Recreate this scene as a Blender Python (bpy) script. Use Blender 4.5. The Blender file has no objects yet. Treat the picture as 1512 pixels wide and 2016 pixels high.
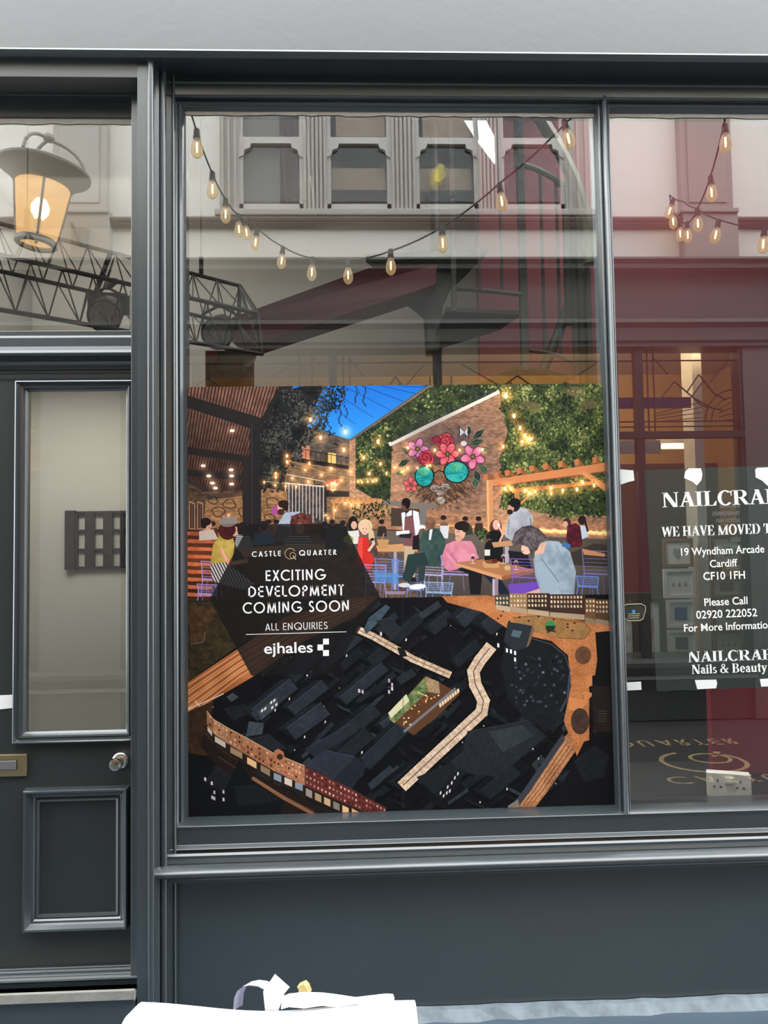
import bpy, math, random
import numpy as np
from mathutils import Vector, Matrix

# ------------------------------------------------------------------ camera, sky, sun, exposure
sc = bpy.context.scene
COL = sc.collection
F = 1515.0                      # focal length in pixels of the 1512x2016 frame
CAM = Vector((0.0, -2.7, 1.556))
TILT, YAW, ROLL = map(math.radians, (2.910, -2.173, 0.915))
M = Matrix.Rotation(YAW, 3, 'Z') @ Matrix.Rotation(TILT, 3, 'X') @ Matrix.Rotation(ROLL, 3, 'Y')
cam = bpy.data.cameras.new('camera')
cam.sensor_fit = 'VERTICAL'
cam.sensor_height = 36.0
cam.lens = F / 2016.0 * 36.0
cam.clip_start = 0.05
camo = bpy.data.objects.new('camera', cam)
COL.objects.link(camo)
r_, f_, u_ = M.col[0], M.col[1], M.col[2]
camo.matrix_world = Matrix(((r_[0], u_[0], -f_[0], CAM[0]), (r_[1], u_[1], -f_[1], CAM[1]),
                            (r_[2], u_[2], -f_[2], CAM[2]), (0, 0, 0, 1)))
sc.camera = camo

SKY = 7.2
GLASS_R = 0.22
world = bpy.data.worlds.new('overcast_sky')
sc.world = world
world.use_nodes = True
nt = world.node_tree
bg = nt.nodes['Background']
bg.inputs['Color'].default_value = (0.93, 0.97, 1.0, 1)
bg.inputs['Strength'].default_value = SKY
sc.view_settings.view_transform = 'Standard'
sc.view_settings.look = 'None'
sc.view_settings.exposure = 0.0
sc.view_settings.gamma = 1.0
sc.view_settings.use_curve_mapping = False
sc.cycles.max_bounces = 8
sc.cycles.transparent_max_bounces = 16
sc.cycles.caustics_reflective = False
sc.cycles.caustics_refractive = False
sc.cycles.use_denoising = True
sc.cycles.sample_clamp_indirect = 8.0

def lamp(name, kind, loc, energy, color=(1, 1, 1), size=0.3, size_y=None, rot=(0, 0, 0)):
    l = bpy.data.lights.new(name, kind)
    l.energy = energy
    l.color = color
    if kind == 'AREA':
        l.size = size
        if size_y:
            l.shape = 'RECTANGLE'; l.size_y = size_y
    elif kind == 'POINT':
        l.shadow_soft_size = size
    o = bpy.data.objects.new(name, l)
    o.location = loc
    o.rotation_euler = rot
    COL.objects.link(o)
    return o

# unseen area lights added to brighten our shop and the one across the passage
lamp('unseen_room_light', 'AREA', (-2.1, 3.0, 4.4), 30, (1, .96, .88), 1.8, .5, (math.radians(25), 0, 0))
lamp('unseen_room_light', 'AREA', (0.1, 3.2, 4.5), 5, (1, .96, .88), 1.0, .5, (math.radians(25), 0, 0))
lamp('unseen_room_light', 'AREA', (2.2, 1.9, 5.0), 50, (1, .95, .9), 1.6, .4, (math.radians(12), 0, 0))
lamp('unseen_room_light', 'AREA', (0.3, 0.8, 4.4), 22, (1, .95, .9), 1.2, .3)
lamp('lobby_fill_light', 'AREA', (-1.3, 0.5, 2.35), 8, (1, .95, .84), .5, .3)  # unseen fill added to lift the lobby walls
lamp('unseen_room_light', 'AREA', (2.2, -4.62, 3.55), 150, (1, .72, .40), 2.5, .25, (math.radians(-50), 0, 0))
lamp('unseen_room_light', 'AREA', (-0.8, -4.62, 3.55), 16, (1, .72, .40), 2.5, .25, (math.radians(-50), 0, 0))
lamp('window_lamp', 'AREA', (0.45, .10, 3.30), 60, (1, .98, .95), .6, .08, (0, math.radians(-25), 0))  # fill added out of view for the socket and burgundy panel
lamp('window_lamp', 'AREA', (2.15, -4.33, 2.30), 34, (1, .97, .92), 1.3, .12, (math.radians(-25), 0, 0))  # unseen fill added to brighten the framed pictures

# ------------------------------------------------------------------ helpers
def at(px, py, Y):
    """point on the plane y = Y seen at photo position (px, py)"""
    d = M @ Vector(((px - 756) / F, 1, -(py - 1008) / F))
    return CAM + d * ((Y - CAM.y) / d.y)

def atz(px, py, z):
    d = M @ Vector(((px - 756) / F, 1, -(py - 1008) / F))
    return CAM + d * ((z - CAM.z) / d.z)

def zr(row, Y, px=756):
    return at(px, row, Y).z

def xc(px, Y, row=1000):
    return at(px, row, Y).x

def lin(c):
    return tuple((v / 255 / 12.92) if v / 255 <= .04045 else ((v / 255 + .055) / 1.055) ** 2.4 for v in c)

MATS = {}
def mat(name, rgb, rough=.5, metal=0.0, spec=.5, emit=None, estr=0.0, bump=0.0, bscale=60.0, var=0.0, vscale=8.0, coat=0.0):
    if name in MATS:
        return MATS[name]
    m = bpy.data.materials.new(name)
    m.use_nodes = True
    n = m.node_tree
    b = n.nodes['Principled BSDF']
    b.inputs['Base Color'].default_value = (*rgb, 1)
    b.inputs['Roughness'].default_value = rough
    b.inputs['Metallic'].default_value = metal
    b.inputs['Specular IOR Level'].default_value = spec
    b.inputs['Coat Weight'].default_value = coat; b.inputs['Coat Roughness'].default_value = .18
    if emit:
        b.inputs['Emission Color'].default_value = (*emit, 1)
        b.inputs['Emission Strength'].default_value = estr
    tc = n.nodes.new('ShaderNodeTexCoord')
    if var > 0:
        t = n.nodes.new('ShaderNodeTexNoise'); t.inputs['Scale'].default_value = vscale; t.inputs['Detail'].default_value = 6
        n.links.new(tc.outputs['Object'], t.inputs['Vector'])
        mx = n.nodes.new('ShaderNodeMix'); mx.data_type = 'RGBA'
        mx.inputs[6].default_value = (*[v * (1 - var) for v in rgb], 1)
        mx.inputs[7].default_value = (*[min(1, v * (1 + var)) for v in rgb], 1)
        n.links.new(t.outputs['Fac'], mx.inputs[0])
        n.links.new(mx.outputs[2], b.inputs['Base Color'])
    if bump > 0:
        t = n.nodes.new('ShaderNodeTexNoise'); t.inputs['Scale'].default_value = bscale; t.inputs['Detail'].default_value = 4
        n.links.new(tc.outputs['Object'], t.inputs['Vector'])
        bp = n.nodes.new('ShaderNodeBump'); bp.inputs['Strength'].default_value = bump; bp.inputs['Distance'].default_value = .004
        n.links.new(t.outputs['Fac'], bp.inputs['Height'])
        n.links.new(bp.outputs['Normal'], b.inputs['Normal'])
    MATS[name] = m
    return m

def glass_mat(name, r, tint=(1, 1, 1), rough=0.0):
    m = bpy.data.materials.new(name); m.use_nodes = True
    n = m.node_tree
    n.nodes.remove(n.nodes['Principled BSDF'])
    out = n.nodes['Material Output']
    tr = n.nodes.new('ShaderNodeBsdfTransparent'); tr.inputs['Color'].default_value = (*tint, 1)
    if r > 0:
        gl = n.nodes.new('ShaderNodeBsdfGlossy'); gl.inputs['Roughness'].default_value = rough
        gl.inputs['Color'].default_value = (1, 1, 1, 1)
        lw = n.nodes.new('ShaderNodeLayerWeight'); lw.inputs['Blend'].default_value = .12
        ad = n.nodes.new('ShaderNodeMath'); ad.operation = 'ADD'; ad.use_clamp = True
        ad.inputs[1].default_value = r
        n.links.new(lw.outputs['Fresnel'], ad.inputs[0])
        mx = n.nodes.new('ShaderNodeMixShader')
        n.links.new(ad.outputs[0], mx.inputs[0])
        n.links.new(tr.outputs[0], mx.inputs[1]); n.links.new(gl.outputs[0], mx.inputs[2])
        n.links.new(mx.outputs[0], out.inputs['Surface'])
    else:
        n.links.new(tr.outputs[0], out.inputs['Surface'])
    MATS[name] = m
    return m

ORIG = {}
class MB:
    def __init__(s):
        s.v = []; s.f = []; s.mi = []; s.m = 0
    def add(s, vs, fs):
        b = len(s.v)
        s.v += [tuple(v) for v in vs]
        for f in fs:
            s.f.append(tuple(b + i for i in f)); s.mi.append(s.m)
        return s
    def box(s, x0, x1, y0, y1, z0, z1):
        x0, x1 = min(x0, x1), max(x0, x1); y0, y1 = min(y0, y1), max(y0, y1); z0, z1 = min(z0, z1), max(z0, z1)
        return s.add([(x0, y0, z0), (x1, y0, z0), (x1, y1, z0), (x0, y1, z0), (x0, y0, z1), (x1, y0, z1), (x1, y1, z1), (x0, y1, z1)],
                     [(0, 3, 2, 1), (4, 5, 6, 7), (0, 1, 5, 4), (1, 2, 6, 5), (2, 3, 7, 6), (3, 0, 4, 7)])
    def pbox(s, px0, py0, px1, py1, Y0, Y1):
        """box whose front face (plane Y0) spans the photo rectangle"""
        a = at(px0, py0, Y0); b = at(px1, py1, Y0)
        return s.box(a.x, b.x, Y0, Y1, b.z, a.z)
    def prism(s, pts, axis):
        """closed polygon (3-D points) swept along the vector axis"""
        n = len(pts); a = Vector(axis)
        vs = [Vector(p) for p in pts] + [Vector(p) + a for p in pts]
        nrm = Vector((0, 0, 0))
        for i in range(n):
            nrm += Vector(pts[i]).cross(Vector(pts[(i + 1) % n]))
        fl = nrm.dot(a) > 0
        f0 = tuple(range(n)); f1 = tuple(range(n, 2 * n))
        fs = [f0[::-1] if fl else f0, f1 if fl else f1[::-1]]
        for i in range(n):
            j = (i + 1) % n
            q = (i, j, n + j, n + i)
            fs.append(q if fl else q[::-1])
        return s.add(vs, fs)
    def ppoly(s, pxs, Y, dy):
        return s.prism([at(x, y, Y) for x, y in pxs], (0, dy, 0))
    def tube(s, pts, r, n=8, caps=True):
        pts = [Vector(p) for p in pts]
        rr = r if isinstance(r, (list, tuple)) else [r] * len(pts)
        rings = []; up = None
        for i, p in enumerate(pts):
            t = (pts[min(i + 1, len(pts) - 1)] - pts[max(i - 1, 0)]).normalized()
            if up is None:
                up = Vector((0, 0, 1)) if abs(t.z) < .9 else Vector((1, 0, 0))
            a = t.cross(up).normalized(); b = a.cross(t).normalized(); up = b
            rings.append([p + (a * math.cos(k * 2 * math.pi / n) + b * math.sin(k * 2 * math.pi / n)) * rr[i] for k in range(n)])
        vs = [v for R_ in rings for v in R_]
        fs = []
        for i in range(len(pts) - 1):
            for k in range(n):
                k2 = (k + 1) % n
                fs.append((i * n + k, i * n + k2, (i + 1) * n + k2, (i + 1) * n + k))
        if caps:
            fs.append(tuple(range(n))[::-1]); fs.append(tuple((len(pts) - 1) * n + k for k in range(n)))
        return s.add(vs, fs)
    def bar(s, a, b, w, d=None):
        """square bar between two points"""
        a, b = Vector(a), Vector(b); d = d or w
        t = (b - a).normalized()
        up = Vector((0, 0, 1)) if abs(t.z) < .9 else Vector((0, 1, 0))
        p = t.cross(up).normalized(); q = p.cross(t).normalized()
        return s.prism([a + p * w / 2 + q * d / 2, a - p * w / 2 + q * d / 2, a - p * w / 2 - q * d / 2, a + p * w / 2 - q * d / 2], b - a)
    def lathe(s, prof, c, axis=(0, 0, 1), n=24):
        """prof: (radius, height) along axis from c"""
        ax = Vector(axis).normalized()
        up = Vector((1, 0, 0)) if abs(ax.x) < .9 else Vector((0, 1, 0))
        a = ax.cross(up).normalized(); b = ax.cross(a).normalized()
        c = Vector(c); vs = []; fs = []
        for r, h in prof:
            for k in range(n):
                t = k * 2 * math.pi / n
                vs.append(c + ax * h + (a * math.cos(t) + b * math.sin(t)) * max(r, 1e-5))
        for i in range(len(prof) - 1):
            for k in range(n):
                k2 = (k + 1) % n
                fs.append((i * n + k, i * n + k2, (i + 1) * n + k2, (i + 1) * n + k))
        fs.append(tuple(range(n))[::-1]); fs.append(tuple((len(prof) - 1) * n + k for k in range(n)))
        return s.add(vs, fs)
    def extx(s, prof, x0, x1):
        """closed (y, z) profile run along x"""
        return s.prism([(x0, y, z) for y, z in prof], (x1 - x0, 0, 0))
    def extz(s, prof, z0, z1):
        """closed (x, y) profile run up"""
        return s.prism([(x, y, z0) for x, y in prof], (0, 0, z1 - z0))
    def mirror(s):
        s.v = [(x, -y, z) for x, y, z in s.v]; s.f = [f[::-1] for f in s.f]
        return s
    def build(s, name, m, parent=None, smooth=False, bevel=0.0, origin=None):
        me = bpy.data.meshes.new(name)
        if parent is not None:
            o0 = ORIG[parent]
        elif origin is not None:
            o0 = Vector(origin)
        else:
            xs, ys, zs = zip(*s.v)
            o0 = Vector(((min(xs) + max(xs)) / 2, (min(ys) + max(ys)) / 2, min(zs)))
        me.from_pydata([tuple(Vector(v) - o0) for v in s.v], [], s.f)
        ms = m if isinstance(m, (list, tuple)) else [m]
        for q in ms:
            me.materials.append(q)
        if len(ms) > 1:
            me.polygons.foreach_set('material_index', s.mi)
        if smooth:
            me.polygons.foreach_set('use_smooth', [True] * len(me.polygons))
            try:
                me.set_sharp_from_angle(angle=math.radians(40))
            except Exception:
                pass
        me.update()
        o = bpy.data.objects.new(name, me)
        COL.objects.link(o)
        ORIG[o] = o0
        if parent is not None:
            o.parent = parent
        else:
            o.location = o0
        if smooth == 'w':
            wn = o.modifiers.new('weighted_normals', 'WEIGHTED_NORMAL'); wn.keep_sharp = True; wn.weight = 100
        if bevel:
            bv = o.modifiers.new('bevel', 'BEVEL'); bv.width = bevel; bv.segments = 2; bv.limit_method = 'ANGLE'
        return o

def thing(name, label, cat, loc, group=None):
    o = bpy.data.objects.new(name, None)
    o.empty_display_size = .05
    o.location = loc
    COL.objects.link(o)
    ORIG[o] = Vector(loc)
    return tag(o, label, cat, group)

def tag(o, label, cat, group=None):
    o['label'] = label; o['category'] = cat
    if group:
        o['group'] = group
    return o

def struct(o, label=None, cat=None):
    o['kind'] = 'structure'
    if label:
        o['label'] = label; o['category'] = cat
    return o

def structroot(name, loc, label, cat):
    o = thing(name, label, cat, loc)
    o['kind'] = 'structure'
    return o

def arc(cx, cy, r, a0, a1, n=6, ry=None):
    ry = r if ry is None else ry
    return [(cx + r * math.cos(math.radians(a0 + (a1 - a0) * i / n)), cy + ry * math.sin(math.radians(a0 + (a1 - a0) * i / n))) for i in range(n + 1)]

# ------------------------------------------------------------------ lettering
# every glyph is a list of flat polygons on a cap height of 1; (polys, advance)
def _dg(x0, y0, x1, y1, w):                     # slanted stroke with level ends, w = its level width
    return [(x0 - w / 2, y0), (x0 + w / 2, y0), (x1 + w / 2, y1), (x1 - w / 2, y1)]
def _rc(x0, y0, x1, y1):
    return [(x0, y0), (x1, y0), (x1, y1), (x0, y1)]
def _ar(cx, cy, rx, ry, a0, a1, tx, ty, n=18):  # arc band: tx thick at the sides, ty at top and foot
    out = []
    def pt(a, k):
        return (cx + (rx - k * tx) * math.cos(a), cy + (ry - k * ty) * math.sin(a))
    for i in range(n):
        a = math.radians(a0 + (a1 - a0) * i / n); b = math.radians(a0 + (a1 - a0) * (i + 1) / n)
        out.append([pt(a, 0), pt(b, 0), pt(b, 1), pt(a, 1)])
    return out

def sans_glyph(c, t):
    R = _rc; h = t
    if c == ' ': return [], .34
    if c == 'I': return [R(0, 0, t, 1)], t + .15
    if c == 'E': return [R(0, 0, t, 1), R(0, 0, .46, h), R(0, .45, .43, .45 + h), R(0, 1 - h, .46, 1)], .58
    if c == 'L': return [R(0, 0, t, 1), R(0, 0, .42, h)], .50
    if c == 'T': return [R(.23 - t / 2, 0, .23 + t / 2, 1), R(0, 1 - h, .46, 1)], .56
    if c == 'X': return [_dg(.08, 0, .52, 1, t * 1.15), _dg(.52, 0, .08, 1, t * 1.15)], .68
    if c == 'V': return [_dg(.33, 0, .07, 1, t * 1.08), _dg(.33, 0, .59, 1, t * 1.08)], .72
    if c == 'A': return [_dg(.07, 0, .34, 1, t * 1.08), _dg(.61, 0, .34, 1, t * 1.08), R(.17, .22, .51, .22 + h)], .76
    if c == 'N': return [R(0, 0, t, 1), R(.60 - t, 0, .60, 1), _dg(.60 - t / 2, 0, t / 2, 1, t * 1.1)], .76
    if c == 'M': return [_dg(.09, 0, .17, 1, t), _dg(.77, 0, .69, 1, t), _dg(.43, 0, .16, 1, t * 1.0), _dg(.43, 0, .70, 1, t * 1.0)], .98
    if c == 'O': return _ar(.50, .5, .50, .52, 0, 360, t, t, 36), 1.12
    if c == 'Q': return _ar(.50, .5, .50, .52, 0, 360, t, t, 36) + [_dg(.90, -.02, .56, .36, t * 1.3)], 1.12
    if c == 'C': return _ar(.50, .5, .50, .52, 48, 312, t, t, 28), .92
    if c == 'G': return _ar(.50, .5, .50, .52, 42, 360, t, t, 30) + [R(.52, .5 - h, .985, .5)], 1.10
    if c == 'D': return [R(0, 0, t, 1), R(0, 0, .22, h), R(0, 1 - h, .22, 1)] + _ar(.20, .5, .46, .5, -90, 90, t, t), .78
    if c == 'P': return [R(0, 0, t, 1), R(0, 1 - h, .2, 1), R(0, .44, .2, .44 + h)] + _ar(.19, .72, .27, .28, -90, 90, t, t, 12), .56
    if c == 'R': return [R(0, 0, t, 1), R(0, 1 - h, .2, 1), R(0, .44, .2, .44 + h), _dg(.47, 0, .20, .47, t * 1.25)] + _ar(.19, .72, .27, .28, -90, 90, t, t, 12), .60
    if c == 'U': return [R(0, .3, t, 1), R(.56 - t, .3, .56, 1)] + _ar(.28, .3, .28, .32, 180, 360, t, t), .72
    if c == 'S': return _ar(.24, .745, .22, .275, 25, 270, t, t, 16) + _ar(.24, .255, .24, .275, -155, 90, t, t, 16), .58
    return [], .4

def serif_glyph(c):
    R = _rc; T = .21; t = .075; s = .05          # thick, thin, serif depth
    def stem(x, y0=0, y1=1, w=T, top=True, bot=True, e=.085):
        o = [R(x, y0, x + w, y1)]
        if bot: o.append(R(x - e, y0, x + w + e, y0 + s))
        if top: o.append(R(x - e, y1 - s, x + w + e, y1))
        return o
    if c == ' ': return [], .30
    if c == 'N': return stem(.10, w=t, bot=True) + [R(0.02, 1 - s, .24, 1), _dg(.72, 0, .17, 1, T * 1.25)] + stem(.74, w=t, bot=False), .93
    if c == 'A': return [_dg(.12, 0, .42, 1, t * 1.2), _dg(.69, 0, .42, 1, T * 1.1), R(.2, .3, .6, .3 + t), R(0, 0, .26, s), R(.52, 0, .88, s)], .88
    if c == 'I': return stem(.085), .44
    if c == 'L': return stem(.085, e=.085) + [R(.08, 0, .66, s), [(.66, 0), (.70, .30), (.64, .30), (.5, .05)]], .74
    if c == 'C': return _ar(.44, .5, .42, .52, 50, 318, T, t, 26) + [[(.74, .64), (.80, .64), (.80, 1.0), (.74, .95)], [(.60, .93), (.72, .82), (.80, .64), (.8, .9)]], .84
    if c == 'R': return stem(.085) + [R(.2, 1 - s, .5, 1), R(.2, .46, .5, .46 + s), _dg(.76, 0, .46, .5, T * 1.1), R(.68, 0, .92, s)] + _ar(.46, .74, .31, .26, -90, 90, T, s, 12), .90
    if c == 'F': return stem(.085) + [R(.2, 1 - s, .66, 1), R(.2, .48, .5, .48 + s), [(.66, 1), (.66, .7), (.6, .72), (.5, .97)], R(.46, .36, .51, .64)], .70
    if c == 'E': return stem(.085) + [R(.2, 1 - s, .66, 1), R(.2, .48, .5, .48 + s), R(.2, 0, .68, s), [(.66, 1), (.66, .72), (.6, .74), (.5, .97)], [(.70, 0), (.72, .3), (.66, .3), (.52, .04)], R(.46, .37, .51, .63)], .76
    if c == 'T': return stem(.27, top=False) + [R(.02, 1 - s, .73, 1), [(.02, 1), (.0, .68), (.06, .68), (.2, .97)], [(.73, 1), (.75, .68), (.69, .68), (.55, .97)]], .76
    if c == 'H': return stem(.085) + stem(.60) + [R(.2, .47, .7, .47 + t)], .94
    if c == 'V': return [_dg(.42, 0, .17, 1, T * 1.1), _dg(.42, 0, .70, 1, t * 1.2), R(0, 1 - s, .35, 1), R(.56, 1 - s, .82, 1)], .82
    if c == 'W': return [_dg(.36, 0, .16, 1, T), _dg(.36, 0, .58, 1, t * 1.2), _dg(.84, 0, .62, 1, T), _dg(.84, 0, 1.05, 1, t * 1.2), R(0, 1 - s, .32, 1), R(.5, 1 - s, .78, 1), R(.94, 1 - s, 1.16, 1)], 1.16
    if c == 'M': return stem(.12, w=t) + stem(.86, w=T) + [_dg(.52, 0, .16, 1, T * 1.1), _dg(.52, 0, .95, 1, t * 1.2), R(.02, 1 - s, .26, 1)], 1.18
    if c == 'O': return _ar(.45, .5, .43, .52, 0, 360, T, t, 34), .92
    if c == 'D': return stem(.085) + [R(.2, 1 - s, .46, 1), R(.2, 0, .46, s)] + _ar(.42, .5, .44, .5, -90, 90, T, s, 16), .93
    if c == 'B': return stem(.085) + [R(.2, 1 - s, .46, 1), R(.2, 0, .46, s), R(.2, .5, .46, .5 + s)] + _ar(.42, .755, .28, .245, -90, 90, T * .9, s, 12) + _ar(.42, .27, .34, .27, -90, 90, T, s, 12), .84
    x = .68; T2 = .18
    if c == 'i': return [R(.07, 0, .07 + T2, x), R(0, 0, .33, s), R(0, x - s, .2, x)] + _ar(.155, .86, .10, .10, 0, 360, .1, .1, 12), .36
    if c == 'l': return [R(.07, 0, .07 + T2, 1), R(0, 0, .33, s), R(0, 1 - s, .2, 1)], .36
    if c == 'a': return [R(.30, .08, .30 + T2, .5), R(.40, 0, .56, s * 1.4)] + _ar(.26, .46, .22, .23, 0, 170, T2, t, 12) + _ar(.24, .2, .22, .21, 20, 340, T2 * .9, t, 16), .58
    if c == 's': return _ar(.22, .5, .19, .19, 30, 270, .13, .1, 12) + _ar(.22, .185, .21, .195, -160, 90, .14, .1, 12), .47
    if c == 'e': return _ar(.28, .34, .27, .36, 0, 320, T2, t, 24) + [R(.12, .33, .55, .33 + t)], .58
    if c == 'u': return [R(.06, .2, .06 + T2, x), R(.40, 0, .40 + T2, x), R(0, x - s, .2, x), R(.33, x - s, .5, x), R(.5, 0, .66, s)] + _ar(.27, .2, .21, .22, 180, 330, T2, .1, 10), .68
    if c == 't': return [R(.10, .12, .10 + T2, .9), R(0, x - .07, .40, x)] + _ar(.25, .14, .15, .16, 180, 320, T2 * .8, .1, 8), .42
    if c == 'y': return [_dg(.32, 0, .13, x, T2), _dg(.20, -.26, .54, x, t * 1.3), R(0, x - s, .30, x), R(.4, x - s, .64, x)] + _ar(.14, -.2, .09, .09, 0, 360, .09, .09, 10), .62
    if c == '&': return _ar(.36, .78, .20, .22, 0, 360, .11, .07, 16) + _ar(.34, .27, .33, .29, 80, 340, .18, .08, 18) + [_dg(.78, 0, .26, .72, .2), _dg(.56, .1, .80, .52, .09), R(.66, .48, .94, .53), R(.70, 0, .92, s)], .98
    return [], .4

def glyph_text(txt, fn, gap=0.0):
    polys = []; x = 0
    for c in txt:
        g, a = fn(c)
        polys += [[(px + x, py) for px, py in p] for p in g]
        x += a + gap
    mx = max((q[0] for p in polys for q in p), default=x)
    return polys, mx

def text_on(mb, polys, width, A, B, height, lift=(0, 0, 0)):
    """lay flat polygons (cap height 1) along A->B in a vertical plane; height in metres"""
    A, B = Vector(A), Vector(B)
    u = (B - A) / width
    n = Vector((0, 1, 0))
    up = u.normalized().cross(n) * -1
    if up.z < 0: up = -up
    L = Vector(lift)
    for p in polys:
        pts = [A + u * x + up * (y * height) + L for x, y in p]
        mb.add(pts, [tuple(range(len(pts)))])
    return mb

def font_polys(txt, offset=0.0):
    cu = bpy.data.curves.new('t', 'FONT')
    cu.body = txt; cu.offset = offset; cu.resolution_u = 4
    o = bpy.data.objects.new('t', cu)
    COL.objects.link(o)
    bpy.context.view_layer.update()
    me = o.to_mesh()
    vs = [v.co.copy() for v in me.vertices]
    fs = [tuple(p.vertices) for p in me.polygons]
    o.to_mesh_clear()
    bpy.data.objects.remove(o); bpy.data.curves.remove(cu)
    x0 = min(v.x for v in vs); x1 = max(v.x for v in vs)
    return [[(vs[i].x - x0, vs[i].y / .73) for i in f] for f in fs], x1 - x0

def px_text(mb, polys, w, xl, yl, xr, yr, cap_px, Y):
    A = at(xl, yl, Y); B = at(xr, yr, Y)
    hh = (at((xl + xr) / 2, (yl + yr) / 2 - cap_px, Y) - at((xl + xr) / 2, (yl + yr) / 2, Y)).length
    return text_on(mb, polys, w, A, B, hh)
# ------------------------------------------------------------------ materials of the setting
PAINT = mat('charcoal_gloss_paint', (.039, .050, .056), .30, spec=.95, coat=.7, bump=.10, bscale=38, var=.10, vscale=5)
PAINTF = mat('fascia_grey_paint', (.075, .079, .079), .36, spec=.85, bump=.12, bscale=30, var=.06, vscale=3)
DOORP = mat('door_dark_paint', (.024, .029, .0285), .36, spec=.6, bump=.10, bscale=45, var=.10, vscale=6)
PUTTY = mat('old_white_putty', (.60, .58, .54), .8, bump=.5, bscale=90, var=.2, vscale=30)
STONE = mat('worn_threshold_stone', (.30, .29, .26), .75, bump=.5, bscale=50, var=.25, vscale=14)
SLATE = mat('blue_grey_paving', (.075, .105, .135), .28, spec=.5, bump=.3, bscale=25, var=.18, vscale=6)
CREAM = mat('cream_wall_paint', (.80, .78, .71), .8, bump=.1, bscale=20, var=.03, vscale=3)
TAUPE = mat('taupe_stone_paint', (.33, .29, .26), .7, bump=.1, bscale=20)
TAUPE2 = mat('pale_taupe_paint', (.46, .43, .39), .7)
CORD = mat('string_course_brown', (.20, .14, .12), .6)
OPPD = mat('opposite_charcoal_paint', (.075, .075, .07), .45)
BURG = mat('burgundy_wall_paint', (.135, .021, .032), .75, var=.12, vscale=2)
BURGD = mat('burgundy_beam_paint', (.15, .026, .040), .6, var=.1, vscale=3)
GREY = mat('interior_grey_wall', (.36, .345, .31), .85, var=.05, vscale=2)
BEIGE = mat('lobby_greige_wall', (.50, .475, .42), .85, var=.04, vscale=2)
CEIL = mat('interior_ceiling_white', (.62, .61, .57), .85)
BLACK = mat('matt_black', (.010, .010, .011), .6)
DARKF = mat('dark_shop_floor', (.03, .028, .026), .6)
UPWALL = mat('upper_render_grey', (.45, .44, .42), .8)
GLASS = glass_mat('shop_glass_front', GLASS_R)
GLASSB = glass_mat('shop_glass_back', 0, (.93, .95, .94))

GY = 0.0                        # glass plane
FY = -0.135                      # face of pillar and door head
XL, XR = -2.6, 3.6              # run of the shopfront
Z_SILL = zr(1597, GY)
Z_PT = zr(221.5, GY)
X_P0 = xc(270, FY); X_P1 = xc(300, FY)
X_G0 = xc(369.3, GY)
# mullion line on the glass plane (average of its measured edge)
X_M0 = at(1170, 222, GY).x * .5 + at(1209, 1588, GY).x * .5
X_M1 = at(1200, 300, GY).x * .5 + at(1238, 1580, GY).x * .5

def slots_from_normal(o, fn):
    pass

# ---- ground and passage floor
b = MB().box(-9, 10, -4.55, 4.4, -.25, -.012)
struct(b.build('floor', mat('dark_passage_paving', (.035, .037, .040), .55, bump=.3, bscale=25, var=.2, vscale=5)), 'dark paving of the passage in front of the shops', 'floor')
b = MB().box(-9, 10, -.95, .0, -.10, -.008)
struct(b.build('floor_strip', SLATE), 'blue grey slate strip along the foot of the shopfront', 'floor')
z_rb = zr(1985, -.03, 820)

# ---- our building above the fascia
b = MB().box(-9, 10, -.06, .30, 4.05, 6.7)
struct(b.build('wall_front', UPWALL), 'plain rendered upper wall above the shopfront', 'wall')
b = MB().box(-9, XL, -.06, .30, 0, 4.05)
struct(b.build('wall_front', UPWALL), 'rendered wall left of the shop door', 'wall')
b = MB().box(XR, 10, -.06, .30, 0, 4.05)
struct(b.build('wall_front', UPWALL), 'rendered wall right of the shop window', 'wall')

# ---- fascia board with its bead and soffit
zb0, zb1 = zr(99, -.165), zr(109, -.165)      # bead top, bottom
zs = zr(119, -.15)
zso = zr(122, -.14)
prof = [(-.06, 4.05), (-.115, 4.05), (-.150, zb0 + .012)] + [(-.150 - .018 * math.sin(math.radians(a)), zb0 + .006 - .022 * a / 180) for a in range(0, 181, 20)]
zc = prof[-1][1]
prof += [(-.150, zc - .006), (-.142, zc - .012), (-.142, zso), (-.03, zso), (-.03, 4.05)]
struct(MB().extx(prof, XL, XR).build('trim_1', PAINTF, smooth='w'), 'wide pale grey painted fascia board with a rounded bead', 'fascia')
# bead and soffit strip carry the darker paint
b = MB().extx([(-.173, zc + .009), (-.176, zc + .002), (-.170, zc - .008), (-.160, zc - .013), (-.160, zso - .004), (-.02, zso - .004), (-.02, zso + .01), (-.14, zso + .01), (-.14, zc + .009)], XL, XR)
struct(b.build('trim_2', PAINT, bevel=.002), 'dark soffit moulding running under the pale fascia', 'moulding')

# ---- window head mouldings (stepping back and down to the glass)
zA, zB_, zC_, zD = zr(163, -.055), zr(173, -.06), zr(187, -.055), zr(192, -.05)
prof = [(.05, zso), (-.045, zso), (-.045, zA + .006)] + [(-.05 - .008 * math.sin(math.radians(a)), zA + .004 - .012 * a / 180) for a in range(0, 181, 30)]
prof += [(-.050, zB_), (-.048, zC_)] + [(-.05 - .007 * math.sin(math.radians(a)), zC_ - .010 * a / 180) for a in range(0, 181, 30)]
prof += [(-.044, zD - .004), (-.030, zr(199, -.03)), (-.030, zr(203, -.03)), (-.020, zr(209, -.02)), (-.020, zr(212, -.02)), (-.006, zr(220, -.006)), (-.004, Z_PT + .001), (.05, Z_PT + .001)]
struct(MB().extx(prof, X_P1 - .004, XR).build('trim_3', PAINT, smooth='w'), 'stepped dark moulding along the head of the shop window', 'moulding')

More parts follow.
